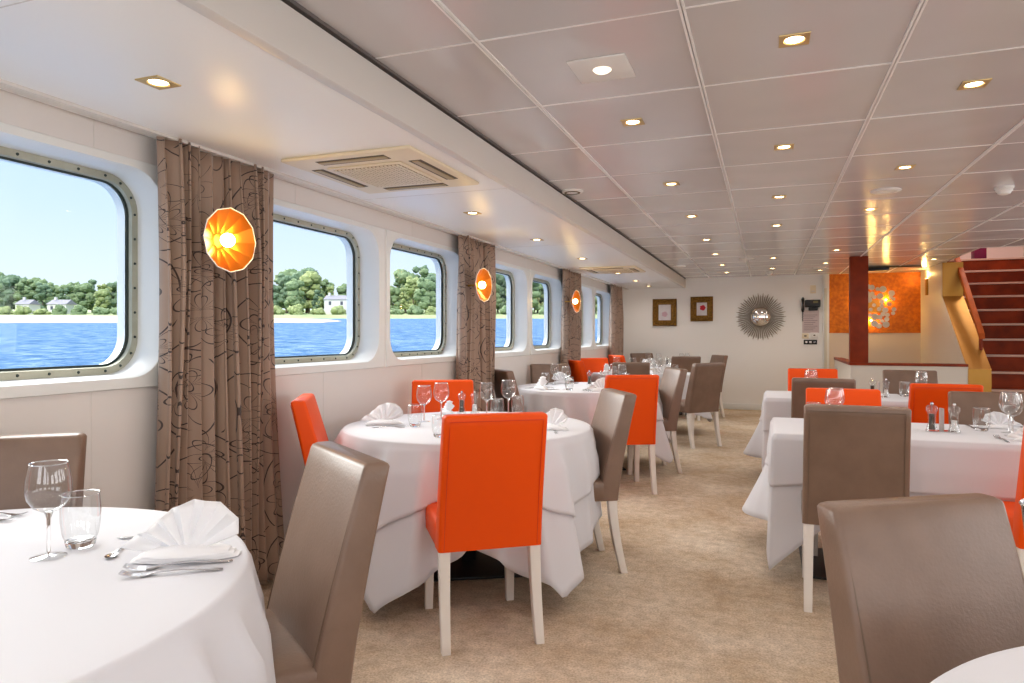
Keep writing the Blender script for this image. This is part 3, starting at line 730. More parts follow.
for i in range(9):
    mb = MB(); z = 0.10 - i * 0.03; mb.box(-0.11, 0.09 - 0.03 * (i % 3), -0.0046, -0.004, z, z + 0.008)
    mb.build('text_line', mat('print', '8F7E82', 0.7) if i == 0 else bpy.data.materials['print'], t)
def plate(x, z, w, h, label, m, name, cat, parts):
    t = empty(name, (x, FY, z), 0, label, cat)
    mb = MB(); mb.box(-w / 2, w / 2, -0.014, 0, -h / 2, h / 2); mb.build('plate', m, t, bevel=0.004)
    for (px, pz, pw, ph, pm, pn) in parts:
        mb = MB(); mb.box(px - pw / 2, px + pw / 2, -0.019, -0.013, pz - ph / 2, pz + ph / 2); mb.build(pn, pm, t, bevel=0.002)
plate(0.60, 1.235, 0.10, 0.085, 'cream switch plate beneath the notice, the wider spaced one', M['cream_ac'], 'light_switch', 'switch', [(0, 0, 0.035, 0.022, M['slot'], 'rocker')])
plate(0.735, 1.245, 0.12, 0.09, 'white switch plate beneath the notice beside the cream one', M['plastic'], 'light_switch', 'switch', [(0, 0, 0.03, 0.02, M['slot'], 'rocker')])
plate(0.675, 1.135, 0.20, 0.075, 'black triple socket panel under the switches', M['dark'], 'socket_panel', 'socket', [(-0.06, 0, 0.03, 0.03, M['plastic'], 'socket'), (0.0, 0, 0.035, 0.03, M['plastic'], 'socket'), (0.06, 0, 0.03, 0.02, M['steel'], 'socket')])
plate(0.715, 1.99, 0.085, 0.13, 'cream thermostat box above the black telephone', M['cream_ac'], 'thermostat', 'thermostat', [(0, -0.03, 0.05, 0.02, M['fascia'], 'button')])

# disc sculpture lamp on gilded panel
t = empty('disc_wall_lamp', (1.60, FY - 0.012, 1.70), 0, 'wall lamp sculpture of overlapping pale discs on gilded wallpaper', 'wall lamp')
rnd = random.Random(4); pts = []
tries = 0
while len(pts) < 44 and tries < 9000:
    tries += 1; x, z = rnd.uniform(-0.27, 0.27), rnd.uniform(-0.33, 0.33); r = rnd.uniform(0.028, 0.052)
    if (x / 0.28) ** 2 + (z / 0.34) ** 2 > 1: continue
    if all(math.hypot(x - a, z - b) > 0.72 * (r + c_) for a, b, c_ in pts): pts.append((x, z, r))
for i, (x, z, r) in enumerate(pts):
    d_ = rnd.uniform(0.06, 0.10)
    mb = MB(); mb.lathe([(0.0001, 0.004), (r, 0.004), (r, 0), (0.0001, 0)], 18); mb.xform(Matrix.Translation((x, -d_, z)) @ Matrix.Rotation(PI / 2 + rnd.uniform(-.1, .1), 4, 'X'))
    mm = M['pinkish'] if i == 7 else M['silver_disc'] if 'silver_disc' in M else M.setdefault('silver_disc', mat('pale shell disc', 'D8D0C4', 0.3, metal=0.2))
    mb.build('disc', mm, t)
mb = MB(); mb.box(-0.12, 0.12, -0.03, 0, -0.1, 0.1); mb.build('base', M['gold'], t)
for (x, z) in ((0.16, 0.10), (-0.05, -0.22), (-0.2, 0.1)):
    l = bpy.data.lights.new('lamp_glow', 'POINT'); l.energy = 4; l.color = (1, 0.6, 0.15); l.shadow_soft_size = 0.02
    o = bpy.data.objects.new('lamp_glow', l); col.objects.link(o); o.parent = t; o.location = (x, -0.05, z)
    mb = MB(); mb.lathe([(0.0001, -0.014), (0.014, 0), (0.0001, 0.014)], 12, (x, -0.03, z)); mb.build('bulb', M['bulb'], t, smooth=True)
# small lamp on the side wall
t = empty('side_wall_lamp', (2.257, 11.6, 1.98), 0, 'narrow glowing sconce on the cream wall by the gilded wallpaper', 'wall lamp')
mb = MB(); mb.box(-0.045, 0, -0.05, 0.05, -0.14, 0.10); mb.build('shade', M['gold'], t, bevel=0.005)
mb = MB(); mb.box(-0.04, -0.005, -0.045, 0.045, 0.10, 0.106); mb.build('lamp', mat('dim lamp', 'FFFFFF', emit=((1, 0.7, 0.3), 5)), t)
l = bpy.data.lights.new('lamp_glow', 'POINT'); l.energy = 2; l.color = (1, 0.62, 0.2); l.shadow_soft_size = 0.03
o = bpy.data.objects.new('lamp_glow', l); col.objects.link(o); o.parent = t; o.location = (-0.06, 0, 0.17)

# ================================================================== CHAIRS
CH_H = 0.94
def back_y(t): return 0.035 - 0.105 * t ** 1.25       # rear plane of the backrest, t 0..1 from the apron up
def rrect(w, y0, y1, r, n=4):
    pts = []
    for cx, cy, a0 in ((w - r, y1 - r, 0), (-w + r, y1 - r, 90), (-w + r, y0 + r, 180), (w - r, y0 + r, 270)):
        for i in range(n + 1):
            a = math.radians(a0 + 90 * i / n); pts.append((cx + r * math.cos(a), cy + r * math.sin(a)))
    return pts
def make_chair(kind):
    up, seam = (M['leather'], M['pipe']) if kind == 'grey' else (M['orange'], M['orange_seam'])
    t = empty('dining_chair')
    W = 0.215; z0 = 0.385
    def rp(t_):   # rear y, thickness, half width
        return back_y(t_), 0.105 - 0.035 * t_, W - 0.006 * t_
    mb = MB(); rings = []
    for i in range(15):
        t_ = i / 14; z = z0 + (CH_H - 0.012 - z0) * t_; y, th, w = rp(t_)
        rings.append([(a, b, z) for a, b in rrect(w, y, y + th, 0.014)])
    y, th, w = rp(1)
    for d, dz in ((0.004, 0.007), (0.012, 0.012)):
        rings.append([(a, b, CH_H - 0.012 + dz) for a, b in rrect(w - d, y + d, y + th - d, 0.012)])
    mb.loft(rings); br = mb.build('backrest', up, t, smooth=True, angle=60)
    # seams along the rear and front edges
    mb = MB()
    for side in (0, 1):
        pts = []
        for i in range(13):
            t_ = i / 12; z = z0 + 0.005 + (CH_H - 0.03 - z0) * t_; y, th, w = rp(t_); pts.append((-w + 0.022 if side == 0 else -w + 0.012, y - 0.0004 if side == 0 else y + th + 0.0004, z))
        right = [(-p[0], p[1], p[2]) for p in reversed(pts)]
        mb.tube(pts + right, 0.0016 if side == 0 else 0.0022, 5)
    mb.build('piping', seam, br)
    # seat
    mb = MB(); rings = []
    ya, yb = 0.10, 0.49
    for z, d in ((0.385, 0.004), (0.392, 0.0), (0.45, 0.0), (0.474, 0.002), (0.485, 0.010), (0.491, 0.030), (0.496, 0.09)):
        rings.append([(a, b, z) for a, b in rrect(W - d, ya + d * 0.3, yb - d, 0.02)])
    mb.loft(rings); mb.build('seat', up, t, smooth=True, angle=70)
    def leg(x, top, foot):
        mb = MB(); rings = []
        for i in range(7):
            u = i / 6; z = 0.39 * (1 - u); yy = top + (foot - top) * u ** 1.6; s_ = 0.0225 - 0.005 * u
            xx = x - math.copysign(0.004 * u, x) * -1
            rings.append([(xx - s_, yy - s_, z), (xx + s_, yy - s_, z), (xx + s_, yy + s_, z), (xx - s_, yy + s_, z)])
        mb.loft(rings); return mb.build('leg', M['leg'], t, bevel=0.002)
    for s in (-1, 1):
        leg(s * 0.188, 0.065, 0.0); leg(s * 0.188, 0.462, 0.47)
    return t
PRO = {'grey': make_chair('grey'), 'orange': make_chair('orange')}
def chair(kind, x, y, fx, fy, label, group='upholstered dining chairs'):
    rz = math.atan2(fy, fx) - PI / 2
    return dup(PRO[kind], (x, y, 0), rz, label, group, cat='chair')
# (kind, rear feet centre, facing, label, short name)
T1, T2, T3, T4, T5, TR0 = (-1.615, 0.786), (-1.55, 3.47), (-1.63, 6.40), (-1.50, 9.0), (-1.50, 11.15), (0.80, 0.78)
CHAIRS = [
 ('grey', -2.165, 1.40, 0.58, -0.81, 'grey leather chair backed to the wall under the first window', T1),
 ('grey', -1.07, 1.53, -0.58, -0.81, 'grey leather chair before the patterned curtain, facing the open napkin fan', T1),
 ('orange', -1.02, 2.53, -0.58, 0.81, 'bright orange chair with its whole back to the photographer, two white legs showing', T2),
 ('orange', -2.15, 2.87, 0.86, 0.51, 'orange chair standing narrow against the window wall beside the first curtain', T2),
 ('orange', -2.07, 4.21, 0.45, -0.89, 'orange chair behind the first full round table, glasses in front of it', T2),
 ('grey', -0.80, 3.74, -0.86, -0.51, 'grey leather chair at the aisle side of the orange chairs table', T2),
 ('orange', -0.99, 5.33, -0.46, 0.89, 'orange chair in the aisle row seen from behind a pale grey chair', T3),
 ('grey', -2.185, 5.70, 0.74, 0.67, 'grey leather chair right beside the second curtain', T3),
 ('grey', -2.16, 6.98, 0.55, -0.84, 'grey chair against the wall facing the camera behind the second table setting', T3),
 ('grey', -0.82, 6.49, -0.88, -0.47, 'grey leather chair at the aisle with pale lit front, beyond the second orange back', T3),
 ('grey', -1.44, 7.75, -0.25, 0.97, 'grey chair with seamed back in the middle of the window row', T4),
 ('orange', -2.185, 8.15, 0.77, 0.64, 'bright yellow orange lit chair below the third curtain', T4),
 ('orange', -2.165, 8.98, 0.60, -0.80, 'orange chair just behind the lit orange one below the third curtain', T4),
 ('grey', -0.62, 7.88, -0.72, 0.69, 'grey chair standing free in the aisle with four white legs visible', T4),
 ('grey', -1.10, 10.22, -0.30, 0.95, 'grey chair back in front of the wall below the sunburst mirror side', T5),
 ('grey', -0.70, 11.0, -0.85, -0.5, 'last grey chair in the aisle in front of the end wall', T5),
 ('orange', -2.14, 10.45, 0.77, 0.64, 'small orange chair by the last curtain, glasses in front', T5),
 ('grey', -1.98, 11.72, 0.65, -0.76, 'small grey chair tucked in the window corner of the end wall', T5),
 ('grey', 0.31, 1.64, 0.52, -0.835, 'large grey leather chair filling the lower corner, turned to the camera', TR0),
 ('grey', 0.37, 3.36, 0.03, 1.0, 'grey leather chair with seamed back drawn up to the first square table', None),
 ('orange', 1.175, 3.27, 0.0, 1.0, 'orange chair cut by the frame edge at the first square table', None),
 ('orange', 0.445, 4.66, 0, -1, 'orange chair across the first square table behind two tumblers', None),
 ('grey', 1.235, 4.72, -0.06, -1, 'grey chair across the first square table behind the pepper mills', None),
 ('grey', 0.385, 5.40, 0, 1, 'grey chair with seamed back at the second square table', None),
 ('orange', 1.13, 5.34, 0, 1, 'deep red orange chair back at the second square table', None),
 ('orange', 0.40, 6.83, 0, -1, 'orange chair on the far side of the second square table', None),
 ('grey', 1.185, 6.83, 0, -1, 'grey chair on the far side of the second square table near the half wall', None),
]
SINK = {18: 0.955, 21: 0.975, 22: 0.97, 24: 0.98}      # these cushions are worn a little lower
for ci_, (kd, x, y, fx, fy, lb, _) in enumerate(CHAIRS):
    c_o = chair(kd, x, y, fx, fy, lb); c_o.scale = (1, 1, SINK.get(ci_, 1.0))
for p in PRO.values():
    for c in kids(p):
        for g_ in kids(c): bpy.data.objects.remove(g_)
        bpy.data.objects.remove(c)
    bpy.data.objects.remove(p)

# ================================================================== TABLES AND CLOTHS
TZ = 0.742; CZ = 0.75
def round_table(c, label, rz=0.5):
    t = empty('round_table', (c[0], c[1], 0), rz, label, 'table', 'round restaurant tables')
    mb = MB(); mb.lathe([(0.0001, TZ - 0.025), (0.655, TZ - 0.025), (0.66, TZ - 0.02), (0.66, TZ - 0.004), (0.655, TZ), (0.0001, TZ)], 64); mb.build('tabletop', M['leg'], t)
    mb = MB(); mb.box(-0.04, 0.04, -0.04, 0.04, 0.012, TZ - 0.025); mb.build('pedestal', M['black'], t, bevel=0.004)
    mb = MB(); mb.box(-0.31, 0.31, -0.31, 0.31, 0, 0.014); mb.build('base_plate', M['black'], t, bevel=0.003)
def drape(name, per, cx, cy, zt, Lf, Ff, N, label, group, seed=0, amp=0.030, rows=18, nf=24, extra=0.0, s0=0.0):
    """per(u)->x,y,nx,ny ; Lf(u) hanging length ; Ff(u) outward flare"""
    mb = MB(); S = [0.0, 0.35, 0.7, 0.9, 0.985]
    P = [per(i / N) for i in range(N)]; Ls = [Lf(i / N) for i in range(N)]; Fs = [Ff(i / N) for i in range(N)]
    rings = []
    for s in S[1:]: rings.append([(cx + (p[0] - cx) * s, cy + (p[1] - cy) * s, zt) for p in P])
    for a in (30, 60, 90):
        q = math.radians(a); r = 0.010
        rings.append([(p[0] + p[2] * (r * math.sin(q) - 0.006), p[1] + p[3] * (r * math.sin(q) - 0.006), zt - r * (1 - math.cos(q))) for p in P])
    for j in range(1, rows + 1):
        rg = []
        for i, p in enumerate(P):
            u = i / N; L = Ls[i]; s = L * (j / rows)
            h = min(1.0, s / 0.14)
            ph = seed + 2.2 * noise.noise(Vector((u * 5, seed, 0)))
            f = (1 - abs(math.sin(PI * nf * u + ph)) * 1.7) * 0.75 + math.sin(2 * PI * (nf // 2) * u + ph) * 0.5
            off = 0.006 + extra + amp * h * (f + 0.85) * (0.7 + 0.6 * Fs[i] / 0.12) * (0.6 + s) + Fs[i] * (max(0.0, s - s0) / (0.6 - s0)) ** 1.1
            dn = s - 0.5 * (off * off) / max(s, 0.05)
            # sideways drift of folds
            tg = (-p[3], p[2]); sd = 0.4 * amp * h * math.cos(2 * PI * nf * u + ph * 2)
            rg.append((max(WX + 0.012 + (0.006 if extra else 0), p[0] + p[2] * off + tg[0] * sd), p[1] + p[3] * off + tg[1] * sd, zt - 0.010 - dn))
        rings.append(rg)
    mb.v = [(cx, cy, zt)]
    mb.loft(rings, True, False, False)
    for i in range(N): mb.f.append((0, 1 + i, 1 + (i + 1) % N))
    o = mb.build(name, M['cloth'], None, smooth=True, angle=180)
    # hem: a doubled edge along the bottom
    md = o.modifiers.new('thickness', 'SOLIDIFY'); md.thickness = 0.0016; md.offset = 1
    return tag(o, label, 'tablecloth', group)
def circ(c, R):
    return lambda u: (c[0] + R * math.cos(2 * PI * u), c[1] + R * math.sin(2 * PI * u), math.cos(2 * PI * u), math.sin(2 * PI * u))
def tips_fn(tips, base, sharp=1.0):
    """tips: list of (angle deg, length); between neighbours it falls to base in the middle"""
    tips = sorted((a % 360, l) for a, l in tips)
    def f(u):
        a = (u * 360) % 360; best = None
        for i, (ta, tl) in enumerate(tips):
            nb, nl = tips[(i + 1) % len(tips)]; span = (nb - ta) % 360 or 360; d = (a - ta) % 360
            if d <= span:
                x = d / span
                h0 = tl + (base - tl) * min(1, 2 * x) ** 0.8 if x < 0.5 else nl + (base - nl) * min(1, 2 * (1 - x)) ** 0.8
                return h0
        return base
    return f
def flare_fn(tips, F, width=14, base=0.03):
    def f(u):
        a = u * 360; v = base
        for ta, _ in tips:
            d = abs((a - ta + 180) % 360 - 180); v += F * math.exp(-(d / width) ** 2)
        return v
    return f
def cloths(c, R, lower, upper, nm, seed, lo_base=0.40, up_base=0.24, Fl=0.12, N=220):
    drape('tablecloth', circ(c, R), c[0], c[1], CZ - 0.004, tips_fn(lower, lo_base), flare_fn(lower, Fl), N, 'long white under cloth of the ' + nm, 'white under tablecloths', seed)
    s0 = flare_fn(lower, Fl)
    drape('top_cloth', circ(c, R + 0.006), c[0], c[1], CZ, tips_fn(upper, up_base), s0, N, 'short white top cloth of the ' + nm, 'white top tablecloths', seed, extra=0.006)
NT = {T1: 'round table with the open napkin fan', T2: 'round table behind the bright orange chair', T3: 'round table beside the second curtain',
      T4: 'round table below the third curtain', T5: 'last round table before the end wall', TR0: 'round table mostly hidden by the large grey chair'}
for c, lb in NT.items(): round_table(c, 'white clothed ' + lb)
cloths(T1, 0.68, [(100, 0.6), (215, 0.6), (280, 0.62), (10, 0.58)], [(55, 0.52), (145, 0.5), (235, 0.5), (330, 0.5)], NT[T1], 1.0, 0.42, 0.40)
cloths(T2, 0.67, [(-92, 0.74), (-37, 0.70), (50, 0.66), (130, 0.66), (200, 0.64)], [(-109, 0.53), (-28, 0.37), (65, 0.4), (160, 0.45)], NT[T2], 2.0, 0.44, 0.19)
cloths(T3, 0.67, [(-60, 0.55), (30, 0.6), (120, 0.6), (-150, 0.5), (-20, 0.66)], [(-75, 0.42), (10, 0.42), (100, 0.42), (190, 0.42)], NT[T3], 3.0, 0.36, 0.22)
cloths(T4, 0.66, [(-90, 0.6), (0, 0.62), (90, 0.6), (180, 0.6)], [(-50, 0.42), (40, 0.42), (130, 0.42), (220, 0.42)], NT[T4], 4.0, 0.36, 0.25, N=140)
cloths(T5, 0.62, [(-90, 0.5), (20, 0.5), (90, 0.6), (180, 0.6)], [(-50, 0.42), (40, 0.42), (130, 0.42), (220, 0.42)], NT[T5], 5.0, 0.36, 0.25, N=140)
cloths(TR0, 0.67, [(60, 0.6), (150, 0.6), (240, 0.6), (330, 0.6)], [(100, 0.45), (190, 0.45), (280, 0.45), (10, 0.45)], NT[TR0], 6.0, 0.4, 0.3)

def rect_per(x0, x1, y0, y1, r=0.02):
    W_, D_ = x1 - x0, y1 - y0; P = 2 * (W_ + D_)
    segs = [((x0, y0), (1, 0), W_, (0, -1)), ((x1, y0), (0, 1), D_, (1, 0)), ((x1, y1), (-1, 0), W_, (0, 1)), ((x0, y1), (0, -1), D_, (-1, 0))]
    def f(u):
        s = (u % 1.0) * P
        for i, (o_, d_, L, n_) in enumerate(segs):
            if s <= L + 1e-9:
                nx, ny = n_; k = 0.10
                if s < k:
                    pn = segs[i - 1][3]; w = 0.5 - 0.5 * s / k; nx, ny = nx * (1 - w) + pn[0] * w, ny * (1 - w) + pn[1] * w
                elif s > L - k:
                    nn = segs[(i + 1) % 4][3]; w = 0.5 - 0.5 * (L - s) / k; nx, ny = nx * (1 - w) + nn[0] * w, ny * (1 - w) + nn[1] * w
                q = math.hypot(nx, ny)
                return (o_[0] + d_[0] * s, o_[1] + d_[1] * s, nx / q, ny / q)
            s -= L
    corners = [0, W_ / P, (W_ + D_) / P, (2 * W_ + D_) / P]
    return f, corners
def rect_table(x0, x1, y0, y1, label, low, upl, seed):
    t = empty('square_table', ((x0 + x1) / 2, (y0 + y1) / 2, 0), 0, label, 'table', 'square restaurant tables')
    a, b = (x1 - x0) / 2, (y1 - y0) / 2
    mb = MB(); mb.box(-a + 0.01, a - 0.01, -b + 0.01, b - 0.01, TZ - 0.025, TZ); mb.build('tabletop', M['leg'], t, bevel=0.003)
    for sx in (-0.38, 0.38):
        mb = MB(); mb.box(sx - 0.035, sx + 0.035, -0.035, 0.035, 0.012, TZ - 0.025); mb.build('pedestal', M['black'], t, bevel=0.003)
        mb = MB(); mb.box(sx - 0.22, sx + 0.22, -0.26, 0.26, 0, 0.014); mb.build('base_plate', M['black'], t, bevel=0.003)
    per, cs = rect_per(x0, x1, y0, y1)
    def Lc(cor, base, wd, left):
        def f(u):
            v = left if u > cs[3] else base; b0 = v
            for c_, l_ in zip(cs, cor):
                d = abs((u - c_ + 0.5) % 1 - 0.5); v = max(v, l_ - (l_ - b0) * (d / wd) ** 0.9 if d < wd else b0)
            return v
        return f
    def Fc(F, wd, base):
        def f(u):
            v = base
            for c_, F_ in zip(cs, F):
                d = abs((u - c_ + 0.5) % 1 - 0.5); v += F_ * math.exp(-(d / wd) ** 2)
            return v
        return f
    FL = Fc((0.0, 0.06, 0.06, 0.17), 0.04, 0.01); lb2 = label.replace('white clothed ', '')
    drape('tablecloth', per, (x0 + x1) / 2, (y0 + y1) / 2, CZ - 0.004, Lc(low, 0.34, 0.075, 0.54), FL, 260, 'long white under cloth on the ' + lb2, 'white under tablecloths', seed, amp=0.014, nf=12, s0=0.2)
    drape('top_cloth', per, (x0 + x1) / 2, (y0 + y1) / 2, CZ, Lc(upl, 0.24, 0.03, 0.25), FL, 260, 'short white top cloth on the ' + lb2, 'white top tablecloths', seed, amp=0.014, nf=12, extra=0.008, s0=0.2)
rect_table(0.04, 1.52, 3.72, 4.44, 'white clothed square table nearer the large grey chair', [0.68, 0.62, 0.6, 0.60], [0.26, 0.25, 0.25, 0.26], 7)
rect_table(0.0, 1.50, 5.82, 6.55, 'white clothed square table farther back by the half wall', [0.66, 0.6, 0.6, 0.60], [0.26, 0.25, 0.25, 0.26], 9)

# ================================================================== TABLEWARE
SEG = 28
def make_wine():
    t = empty('wine_glass')
    mb = MB(); mb.lathe([(0.004, 0.098), (0.014, 0.100), (0.030, 0.110), (0.041, 0.128), (0.045, 0.148), (0.043, 0.172), (0.036, 0.206)], SEG)
    b = mb.build('bowl', M['glass'], t, smooth=True, angle=180)
    mb = MB(); mb.tube([(0.036 * math.cos(2 * PI * j / SEG), 0.036 * math.sin(2 * PI * j / SEG), 0.206) for j in range(SEG)], 0.0013, 5, True); mb.build('lip', M['steel_lip'], b, smooth=True)
    mb = MB(); mb.lathe([(0.0001, 0.004), (0.004, 0.012), (0.0036, 0.05), (0.0042, 0.085), (0.010, 0.1005), (0.0001, 0.1015)], 12); mb.build('stem', M['thick'], t, smooth=True)
    mb = MB(); mb.lathe([(0.0001, 0.0065), (0.008, 0.005), (0.034, 0.0015), (0.0355, 0.0005)], SEG); mb.build('foot', M['glass'], t, smooth=True, angle=180)
    return t
M['steel_lip'] = thin_glass('glass edge', (0.95, 0.96, 0.96, 1), 14.0, 0.15)
def make_tumbler():
    t = empty('tumbler')
    mb = MB(); mb.lathe([(0.030, 0.014), (0.036, 0.03), (0.040, 0.06), (0.040, 0.085), (0.037, 0.118)], SEG); b = mb.build('wall', M['glass'], t, smooth=True, angle=180)
    mb = MB(); mb.tube([(0.037 * math.cos(2 * PI * j / SEG), 0.037 * math.sin(2 * PI * j / SEG), 0.118) for j in range(SEG)], 0.0013, 5, True); mb.build('lip', M['steel_lip'], b, smooth=True)
    mb = MB(); mb.lathe([(0.0001, 0.0005), (0.025, 0.0005), (0.029, 0.004), (0.031, 0.014), (0.026, 0.017), (0.0001, 0.012)], SEG); mb.build('base', M['thick'], t, smooth=True)
    return t
def make_mill(fill):
    t = empty('pepper_mill')
    mb = MB(); mb.lathe([(0.027, 0.0), (0.027, 0.008), (0.022, 0.02), (0.017, 0.05), (0.018, 0.085), (0.021, 0.10)], 20); mb.build('body', M['acrylic'], t, smooth=True, angle=60)
    mb = MB(); mb.lathe([(0.0001, 0.012), (0.015, 0.012), (0.0125, 0.05), (0.0125, 0.088 if fill == 'pepper' else 0.06), (0.0001, 0.088 if fill == 'pepper' else 0.06)], 16); mb.build('filling', M[fill], t, smooth=True)
    mb = MB(); mb.lathe([(0.021, 0.10), (0.026, 0.108), (0.026, 0.118), (0.018, 0.128), (0.0001, 0.130)], 20); mb.build('head', M['acrylic'], t, smooth=True, angle=60)
    mb = MB(); mb.lathe([(0.002, 0.100), (0.002, 0.130), (0.007, 0.132), (0.008, 0.138), (0.005, 0.144), (0.0001, 0.146)], 12); mb.build('knob', M['steel'], t, smooth=True)
    return t
def strip(mb, pts):
    """solid ribbon: pts = (x along, half width, z, y offset)"""
    rings = [[(x, yo - w, z), (x, yo + w, z), (x, yo + w * 0.8, z + 0.0018), (x, yo - w * 0.8, z + 0.0018)] for x, w, z, yo in pts]
    mb.loft(rings)
def make_fork():
    mb = MB(); strip(mb, [(0, 0.004, 0.001, 0), (0.01, 0.0075, 0.001, 0), (0.03, 0.0065, 0.003, 0), (0.08, 0.004, 0.007, 0), (0.12, 0.0032, 0.006, 0), (0.135, 0.006, 0.004, 0), (0.145, 0.0115, 0.0025, 0), (0.158, 0.0125, 0.002, 0)])
    for k in range(4):
        y = -0.0105 + 0.007 * k; strip(mb, [(0.157, 0.002, 0.002, y), (0.175, 0.0017, 0.003, y), (0.190, 0.0013, 0.008, y), (0.197, 0.0006, 0.011, y)])
    return mb.build('fork', M['steel'])
def make_knife():
    mb = MB(); strip(mb, [(0, 0.005, 0.001, 0), (0.012, 0.008, 0.001, 0), (0.05, 0.0065, 0.002, 0), (0.10, 0.005, 0.002, 0), (0.112, 0.006, 0.001, 0), (0.125, 0.0095, 0.001, 0.002), (0.17, 0.010, 0.001, 0.002), (0.205, 0.007, 0.001, 0.0), (0.22, 0.001, 0.001, -0.003)])
    return mb.build('knife', M['steel'])
def make_spoon():
    mb = MB(); strip(mb, [(0, 0.004, 0.001, 0), (0.01, 0.0065, 0.001, 0), (0.03, 0.005, 0.003, 0), (0.08, 0.003, 0.007, 0), (0.105, 0.003, 0.005, 0)])
    n = 16; rings = []
    for j in range(6):
        r = j / 5; rings.append([(0.13 + 0.028 * r * math.cos(2 * PI * q / n), 0.018 * r * math.sin(2 * PI * q / n), 0.001 + 0.006 * r * r) for q in range(n)])
    mb.loft(rings[1:], True, True, False)
    return mb.build('spoon', M['steel'], None, smooth=True, angle=50)
def make_napkin(r, name='napkin'):
    """pleated fan standing on a folded tail"""
    t = empty(name)
    n = 6; mb = MB(); rows = 6
    for side in (0,):
        vs = []
        for i in range(n * 2 + 1):
            deg = 172 - 148 * i / (n * 2); a = math.radians(deg); zg = 0.013 if i % 2 else -0.013
            rk = interp([(24, 0.92), (45, 1.06), (75, 1.02), (100, 0.9), (125, 0.78), (150, 0.80), (172, 1.08)], deg)
            for j in range(rows + 1):
                rr_ = 0.012 + (r - 0.012) * j / rows
                sw = rk
                x = rr_ * sw * math.cos(a); z = rr_ * sw * math.sin(a) * 0.92 + 0.006
                y = zg * (j / rows) ** 0.8 + 0.10 * (rr_ ** 2) / r - 0.02 * math.cos(a) * j / rows
                vs.append((x, y, z))
        fs = []
        for i in range(n * 2):
            for j in range(rows):
                a_ = i * (rows + 1) + j; fs.append((a_, a_ + 1, a_ + rows + 2, a_ + rows + 1))
        mb.add(vs, fs)
    mb.build('fan', M['napkin'], t, smooth=True, angle=70, solid=0.003)
    mb = MB()
    for k, (dx, w) in enumerate(((0, 0.105), (0.008, 0.095), (0.014, 0.085))):
        rings = []
        for i in range(9):
            u = i / 8; x = -w + 2 * w * u; h = 0.004 + 0.012 * math.sin(PI * u)
            yy = 0.045 * math.sin(PI * (0.15 + 0.7 * u))
            rings.append([(x, -yy, 0.002 + k * 0.005), (x, yy * 0.9, 0.002 + k * 0.005), (x, yy * 0.6, h + k * 0.006), (x, -yy * 0.6, h + k * 0.006)])
        mb.loft(rings)
    mb.build('folded_base', M['napkin'], t, smooth=True, angle=50)
    return t
SRC = {'wine_glass': make_wine(), 'tumbler': make_tumbler(), 'pepper': make_mill('pepper'), 'salt': make_mill('salt'), 'fork': make_fork(), 'knife': make_knife(), 'spoon': make_spoon(), 'napkin': make_napkin(0.125)}
SRC['salt'].name = 'salt_mill'
CATS = {'wine_glass': 'wine glass', 'tumbler': 'glass', 'pepper': 'pepper mill', 'salt': 'salt mill', 'fork': 'fork', 'knife': 'knife', 'spoon': 'spoon', 'napkin': 'napkin'}
GRP = {'wine_glass': 'stemmed wine glasses on the tables', 'tumbler': 'water tumblers on the tables', 'pepper': 'clear pepper mills', 'salt': 'clear salt mills', 'fork': 'forks laid on the tables', 'knife': 'knives laid on the tables', 'spoon': 'dessert spoons laid on the tables', 'napkin': 'folded white napkins'}
def put(kind, x, y, rz, label, scale=None, z=CZ + 0.0022):
    s = (scale,) * 3 if scale else None
    return dup(SRC[kind], (x, y, z), rz, label, GRP[kind], s, cat=CATS[kind])

def setting(cx, cy, dx, dy, R, who, napkin=True, both=True, rz=0.0, small=True):
    """table setting at a seat: (dx,dy) points from the centre to the seat; who = where it lies"""
    rx, ry = -dy, dx     # to the diner's right
    if rx * 0 + ry * 0 == 0: pass
    def P(a, b): return (cx + dx * (R - a) + rx * b, cy + dy * (R - a) + ry * b)
    ang = math.atan2(-dy, -dx)
    x, y = P(0.16, 0.0)
    if napkin: put('napkin', x, y, ang - PI / 2 + rz, 'napkin fan ' + who)
    x, y = P(0.07, -0.135); put('fork', x, y, ang, 'outer fork ' + who)
    if both: x, y = P(0.09, -0.105); put('fork', x, y, ang, 'inner fork ' + who)
    x, y = P(0.06, 0.125); put('knife', x, y, ang, 'steel knife ' + who)
    if both: x, y = P(0.30, 0.04); put('spoon', x, y, ang + PI / 2, 'dessert spoon ' + who)
    x, y = P(0.33, 0.16); put('wine_glass', x, y, 0, 'wine glass ' + who)
    x, y = P(0.30, 0.25) if small else P(0.40, 0.12); put('tumbler', x, y, 0, 'tumbler ' + who)
def unit(a, b):
    l_ = math.hypot(a, b); return a / l_, b / l_

# -- first round table (close up)
put('wine_glass', -1.51, 1.075, 0, 'tall wine glass next to the tumbler on the table with the open napkin fan', 1.02)
put('tumbler', -1.515, 1.155, 0, 'tumbler next to the tall wine glass on the table with the open napkin fan', 1.05)
put('napkin', -1.215, 1.18, math.radians(33), 'open white napkin fan at the edge of the closest table', 1.06)
put('knife', -1.31, 1.36, math.radians(38 + 180), 'knife slipping under the open napkin fan')
put('fork', -1.10, 1.195, math.radians(218), 'upper of two forks in front of the napkin fan', 1.08)
put('fork', -1.08, 1.145, math.radians(215), 'lower of two forks in front of the napkin fan', 1.0)
put('spoon', -1.42, 1.20, math.radians(-60), 'small spoon between tumbler and napkin fan', 0.7)
put('fork', -2.08, 1.26, math.radians(10), 'upper fork lying before the chair under the first window', 0.9)
put('fork', -2.06, 1.21, math.radians(10), 'lower fork lying before the chair under the first window', 0.9)
